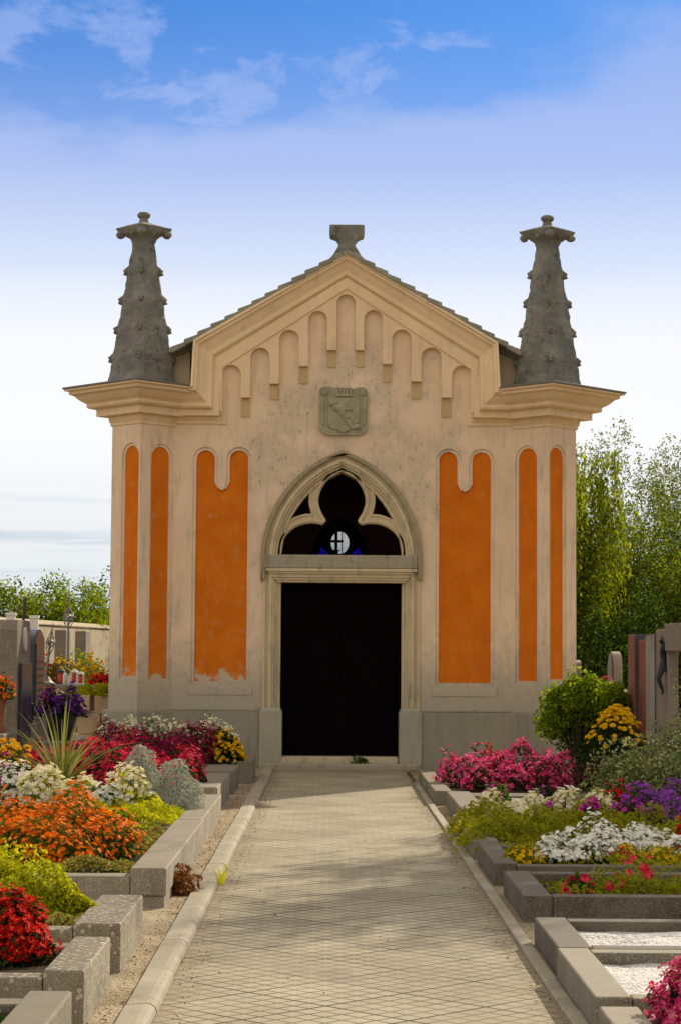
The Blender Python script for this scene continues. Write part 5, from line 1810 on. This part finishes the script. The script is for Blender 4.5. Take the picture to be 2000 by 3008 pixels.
def tree(name, label, loc, H, trunk_r, leafm, nleaf, cl, leafL, seed, depth=2, spread=.55, n=4, group=None, lean=(0, 0), lo=.35, droop=0.0, aspect=.5, cat='tree', start=.34):
    t_ = thing(name, label, cat, loc, 0, group)
    g = random.Random(seed)
    b = MB()
    tips = []
    base = Vector((0, 0, -.2))
    top = Vector((lean[0], lean[1], H * start))
    b.tube([base, base.lerp(top, .5) + Vector((g.uniform(-.05, .05), 0, 0)), top], [trunk_r * 1.25, trunk_r, trunk_r * .8], 9)
    for i in range(n + 1):
        a = 2 * PI * i / (n + 1) + g.uniform(-.4, .4)
        d = Vector((math.cos(a) * spread, math.sin(a) * spread, 1.0)).normalized()
        limb(b, top.lerp(base, g.uniform(0, .25)), d, H * (1 - start) * .52, trunk_r * .55, depth, g, tips, spread, .15, n)
    b.build('trunk', 'bark', t_, smooth=True, fix=False)
    T = np.array([tuple(q) for q in tips if q.z > H * lo * .8])
    idx = rng.integers(0, len(T), nleaf)
    C_ = T[idx] + rng.normal(size=(nleaf, 3)) * cl * rng.uniform(.4, 1.0, (nleaf, 1)) * np.array([1, 1, .8])
    if droop:
        C_[:, 2] -= np.abs(rng.normal(size=nleaf)) * droop
    C_[:, 2] = np.maximum(C_[:, 2], .15)
    N_ = unit(rng.normal(size=(nleaf, 3)) + np.array([0, 0, .35]))
    raw_mesh('crown', leaf_quads(C_, N_, np.full(nleaf, leafL), np.full(nleaf, leafL * aspect)), 4, leafm, parent=t_)
    return t_


GH = 'young trees beyond the cemetery wall'
hr = [(-9.75, 59, 3.95, 'lime green tree beyond the wall at the left picture edge'), (-8.95, 60, 3.75, 'tree beyond the wall behind the leaning iron rod'), (-8.25, 61, 3.85, 'tallest tree beyond the wall, its shoots leaning right'), (-7.7, 62, 3.45, 'yellowish tree beyond the wall in the middle of the row'),
      (-7.2, 63, 3.55, 'slender tree beyond the wall left of the tall iron cross'), (-6.75, 64, 3.25, 'dark tree beyond the wall behind the tall iron cross'), (-6.2, 66, 3.2, 'dark tree beyond the wall right of the tall iron cross'), (-5.7, 68, 3.15, 'dark tree beyond the wall touching the chapel corner')]
for i, (x, y, h, lb) in enumerate(hr):
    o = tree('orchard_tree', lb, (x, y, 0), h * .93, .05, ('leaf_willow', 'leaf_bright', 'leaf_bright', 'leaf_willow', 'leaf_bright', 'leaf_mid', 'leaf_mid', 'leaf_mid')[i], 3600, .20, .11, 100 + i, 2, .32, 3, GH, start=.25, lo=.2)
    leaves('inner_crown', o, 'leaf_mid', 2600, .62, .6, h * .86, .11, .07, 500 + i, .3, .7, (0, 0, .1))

# willow and its neighbours right of the chapel
t_ = thing('willow_tree', 'yellow-green weeping willow directly right of the chapel', 'tree', (5.0, 46.0, 0))
b = MB()
g_ = random.Random(3)
tips = []
b.tube([(0, 0, -.2), (.05, 0, 1.4), (0, .1, 2.8)], [.26, .2, .16], 9)
for i in range(6):
    a = i * 1.05
    limb(b, Vector((0, .1, 2.6)), Vector((math.cos(a) * .5, math.sin(a) * .5, 1)).normalized(), 2.3, .09, 1, g_, tips, .5, .2, 4)
b.build('trunk', 'bark', t_, smooth=True, fix=False)
Cs, Ds = [], []
for q in tips:
    for s_ in range(9):
        L = g_.uniform(1.0, 3.4)
        ox, oy = g_.uniform(-.4, .4), g_.uniform(-.4, .4)
        for j in range(int(L * 20)):
            f = j / (L * 20)
            z = q.z + .25 * math.sin(f * 3) - L * f
            if z < .4:
                break
            Cs.append((q.x * (1 + .12 * f) + ox + g_.uniform(-.06, .06), q.y * (1 + .12 * f) + oy + g_.uniform(-.06, .06), z + g_.uniform(-.05, .05)))
            Ds.append((g_.uniform(-.4, .4), g_.uniform(-.4, .4), -1))
Cs, Ds = np.array(Cs), np.array(Ds)
raw_mesh('crown', leaf_quads(Cs, unit(rng.normal(size=Cs.shape) + np.array([0, -.2, .2])), np.full(len(Cs), .15), np.full(len(Cs), .05), Ds), 4, 'leaf_willow', parent=t_)
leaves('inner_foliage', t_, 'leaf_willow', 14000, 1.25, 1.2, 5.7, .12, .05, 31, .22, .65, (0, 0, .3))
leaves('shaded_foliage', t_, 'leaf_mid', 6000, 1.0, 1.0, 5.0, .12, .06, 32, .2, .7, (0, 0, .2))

GT = 'trees on the right behind the graves'
tree('airy_tree', 'thin airy tree with sky showing through its branches', (9.0, 60, 0), 7.2, .15, 'leaf_olive', 5200, .17, .095, 41, 3, .40, 3, GT, start=.28, lo=.3)
tree('airy_tree', 'sparse tall tree at the right picture edge', (11.0, 64, 0), 7.2, .15, 'leaf_olive', 5200, .18, .095, 47, 3, .40, 3, GT, start=.3, lo=.3)
tb = [(6.75, 52, 4.6, 'leaf_willow', 'light olive bushy tree next to the willow'), (7.9, 50, 4.7, 'leaf_olive', 'dark olive bushy tree in the middle of the right group'), (9.0, 53, 5.7, 'leaf_olive', 'taller olive bushy tree toward the right edge'), (9.7, 50, 5.2, 'leaf_willow', 'yellowish bushy tree at the right picture edge'),
      (6.3, 50, 3.0, 'leaf_olive', 'low bushy tree at the willow foot'), (8.4, 47, 3.2, 'leaf_olive', 'low dark bushy tree above the brown headstones'), (7.2, 46, 2.6, 'leaf_mid', 'green bush behind the rounded headstone'), (9.4, 46, 3.3, 'leaf_olive', 'low bushy tree above the grey monument'), (5.9, 44, 2.0, 'leaf_mid', 'dark bush beside the chapel wall')]
for i, (x, y, h, lm, lb) in enumerate(tb):
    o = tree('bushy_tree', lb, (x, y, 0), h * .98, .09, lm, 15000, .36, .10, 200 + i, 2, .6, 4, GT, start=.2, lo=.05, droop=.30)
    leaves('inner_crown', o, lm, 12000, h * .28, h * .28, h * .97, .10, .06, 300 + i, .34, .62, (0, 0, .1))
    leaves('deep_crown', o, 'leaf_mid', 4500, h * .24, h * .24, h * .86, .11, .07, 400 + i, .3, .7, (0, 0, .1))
# trees outside the picture on the right that shade the path and the right graves
ts = [(6.15, 21.0, 7.4, 61), (6.9, 24.4, 7.4, 62)]
for i, (x, y, h, sd) in enumerate(ts):
    tree('birch', ('slender birch beside the right graves, the nearer one', 'slender birch beside the right graves, the farther one')[i], (x, y, 0), h, .10, 'leaf_mid', 6500, .42, .13, sd, 2, .35, 3, 'birches', start=.55, lo=.6)
# far hedge line
hb = np.stack([rng.uniform(-60, 60, 15000), rng.uniform(118, 126, 15000), np.abs(rng.normal(size=15000)) * .9 + .1], 1)
o = raw_mesh('far_hedge', leaf_quads(hb, unit(rng.normal(size=hb.shape)), np.full(len(hb), .7), np.full(len(hb), .45)), 4, 'leaf_mid')
tag(o, 'far dark hedge along the field behind the cemetery', 'hedge', kind='stuff')

# ------------------------------------------------------------------ headstones right
HR = 'headstones at the right'
t_ = thing('headstone', 'tall reddish brown headstone, left one of the row at right', 'headstone', (3.62, 24.1, 0), 0, HR)
b = MB()
b.box(-.02, .10, 0, .50, .30, 1.83)
b.build('stone', 'granite_dark', t_, bevel=0.006)  # dark body colour stands in for shade on the near end
b = MB()
b.box(-.034, -.019, .01, .49, .32, 1.81)
b.build('front_face', 'stone_red', t_, bevel=0.003)
b = MB()
b.box(-.12, .2, -.1, .6, -.05, .30)
b.build('base', 'granite_grey', t_, bevel=0.01)
t_ = thing('headstone', 'lower brown headstone between the reddish and the pale one', 'headstone', (3.64, 23.35, 0), 0, HR)
b = MB()
b.box(-.02, .10, 0, .60, .30, 1.76)
b.build('stone', 'stone_red', t_, bevel=0.006)
b = MB()
b.box(-.12, .2, -.1, .7, -.05, .30)
b.build('base', 'granite_grey', t_, bevel=0.01)
t_ = thing('headstone', 'pale buff headstone with its shaded edge coloured dark next to the grey monument', 'headstone', (3.62, 22.65, 0), 0, HR)
b = MB()
b.box(-.02, .11, 0, .55, .30, 1.82)
b.build('stone', 'granite_dark', t_, bevel=0.006)  # body coloured dark to imitate the shaded end face
b = MB()
b.box(-.036, -.019, .01, .54, .32, 1.80)
b.build('front_face', 'stone_pale', t_, bevel=0.003)
b = MB()
b.box(-.12, .2, -.1, .62, -.05, .30)
b.build('base', 'granite_grey', t_, bevel=0.01)
t_ = thing('stele', 'big grey stone monument with offset top block and a bronze figure of Christ', 'monument', (3.52, 21.2, 0))
b = MB()
b.box(-.07, .04, -.32, .42, .45, 1.85)
b.build('shaft', 'granite_grey', t_, bevel=0.012)
b = MB()
b.box(-.10, .09, -.95, -.322, 1.62, 1.90)
b.build('top_block', 'granite_grey', t_, bevel=0.012)
b = MB()
b.box(-.30, .25, -.5, .5, -.05, .22)
b.box(-.20, .16, -.38, .48, .22, .455)
b.build('base', 'granite_grey', t_, bevel=0.012)
# bronze corpus on the cross: one skinned body
fig = thing('crucifix_figure', 'dark bronze crucified figure with raised arms on the grey stone monument', 'statue', (3.43, 20.98, 1.30))
fig.scale = (.58, .58, .58)
me = bpy.data.meshes.new('body')
J = [(0, 0, .30), (-.01, .0, .46), (-.02, .0, .60), (-.02, 0, .68), (-.07, -.01, .77),      # pelvis chest neck head
     (-.01, -.10, .62), (.0, -.20, .70), (.01, -.36, .82), (-.01, .10, .62), (.0, .20, .70), (.01, .36, .82),
     (-.03, -.05, .26), (-.10, -.05, .06), (-.02, -.02, -.16), (-.05, -.02, -.22), (-.03, .05, .26), (-.10, .04, .06), (-.02, .02, -.16), (-.05, .02, -.22)]
E_ = [(0, 1), (1, 2), (2, 3), (3, 4), (2, 5), (5, 6), (6, 7), (2, 8), (8, 9), (9, 10), (0, 11), (11, 12), (12, 13), (13, 14), (0, 15), (15, 16), (16, 17), (17, 18)]
RR_ = [.056, .058, .07, .03, (.05), .032, .024, .018, .032, .024, .018, .044, .034, .022, .016, .05, .036, .022, .016]
me.from_pydata(J, E_, [])
o = bpy.data.objects.new('body', me)
COL.objects.link(o)
o.parent = fig
sk = o.modifiers.new('skin', 'SKIN')
for v_, r_ in zip(me.skin_vertices[0].data, RR_):
    v_.radius = (r_, r_)
me.skin_vertices[0].data[0].use_root = True
sb = o.modifiers.new('sub', 'SUBSURF')
sb.levels = sb.render_levels = 2
me.materials.append(MATS['bronze'])
b = MB()
b.lathe([(.085, .18), (.088, .24), (.078, .34), (.062, .36)], 12)
b.build('loincloth', 'bronze', fig, smooth=True)
t_ = thing('headstone', 'round-topped headstone with dark face standing before the trees', 'headstone', (4.46, 32.0, .15), 0, HR)
b = MB()
slab_x(b, -.02, .12, 0, .62, .3, 1.50, .28)
b.build('stone', 'stone_pale', t_, bevel=0.01)
b = MB()
slab_x(b, -.036, -.018, .03, .59, .32, 1.46, .26)
b.build('front_face', 'granite_dark', t_, bevel=0.004)
b = MB()
b.box(-.12, .2, -.1, .72, -.2, .3)
b.build('base', 'granite_grey', t_, bevel=0.01)
t_ = thing('headstone', 'small pale headstone close to the chapel wall', 'headstone', (3.92, 32.5, .15), 0, HR)
b = MB()
slab_x(b, -.05, .08, 0, .5, -.1, 1.36, .06)
b.build('stone', 'stone_pale', t_, bevel=0.01)
t_ = thing('tomb', 'low pale stone tomb behind the bright green shrub', 'tomb', (4.25, 30.0, .1))
b = MB()
b.box(-.40, .45, 0, 1.5, -.2, .86)
b.box(-.45, .50, -.05, 1.55, .86, .97)
b.build('chest', 'granite_grey', t_, bevel=0.012)
flower_clump('pink_flower', 'pale pink flowers on the low stone tomb', 'flower', (4.05, 30.2, 1.07), .12, .12, .2, 'leaf_mid', 120, .05, 'petal_pink', 30, .04)
t_ = thing('stone_block', 'grey stone pedestal at the right picture edge behind the variegated shrub', 'block', (3.55, 20.2, 0))
b = MB()
b.box(-.2, .5, 0, .6, -.05, .62)
b.box(-.23, .53, -.03, .63, .62, .70)
b.build('block', 'granite_grey', t_, bevel=0.012)
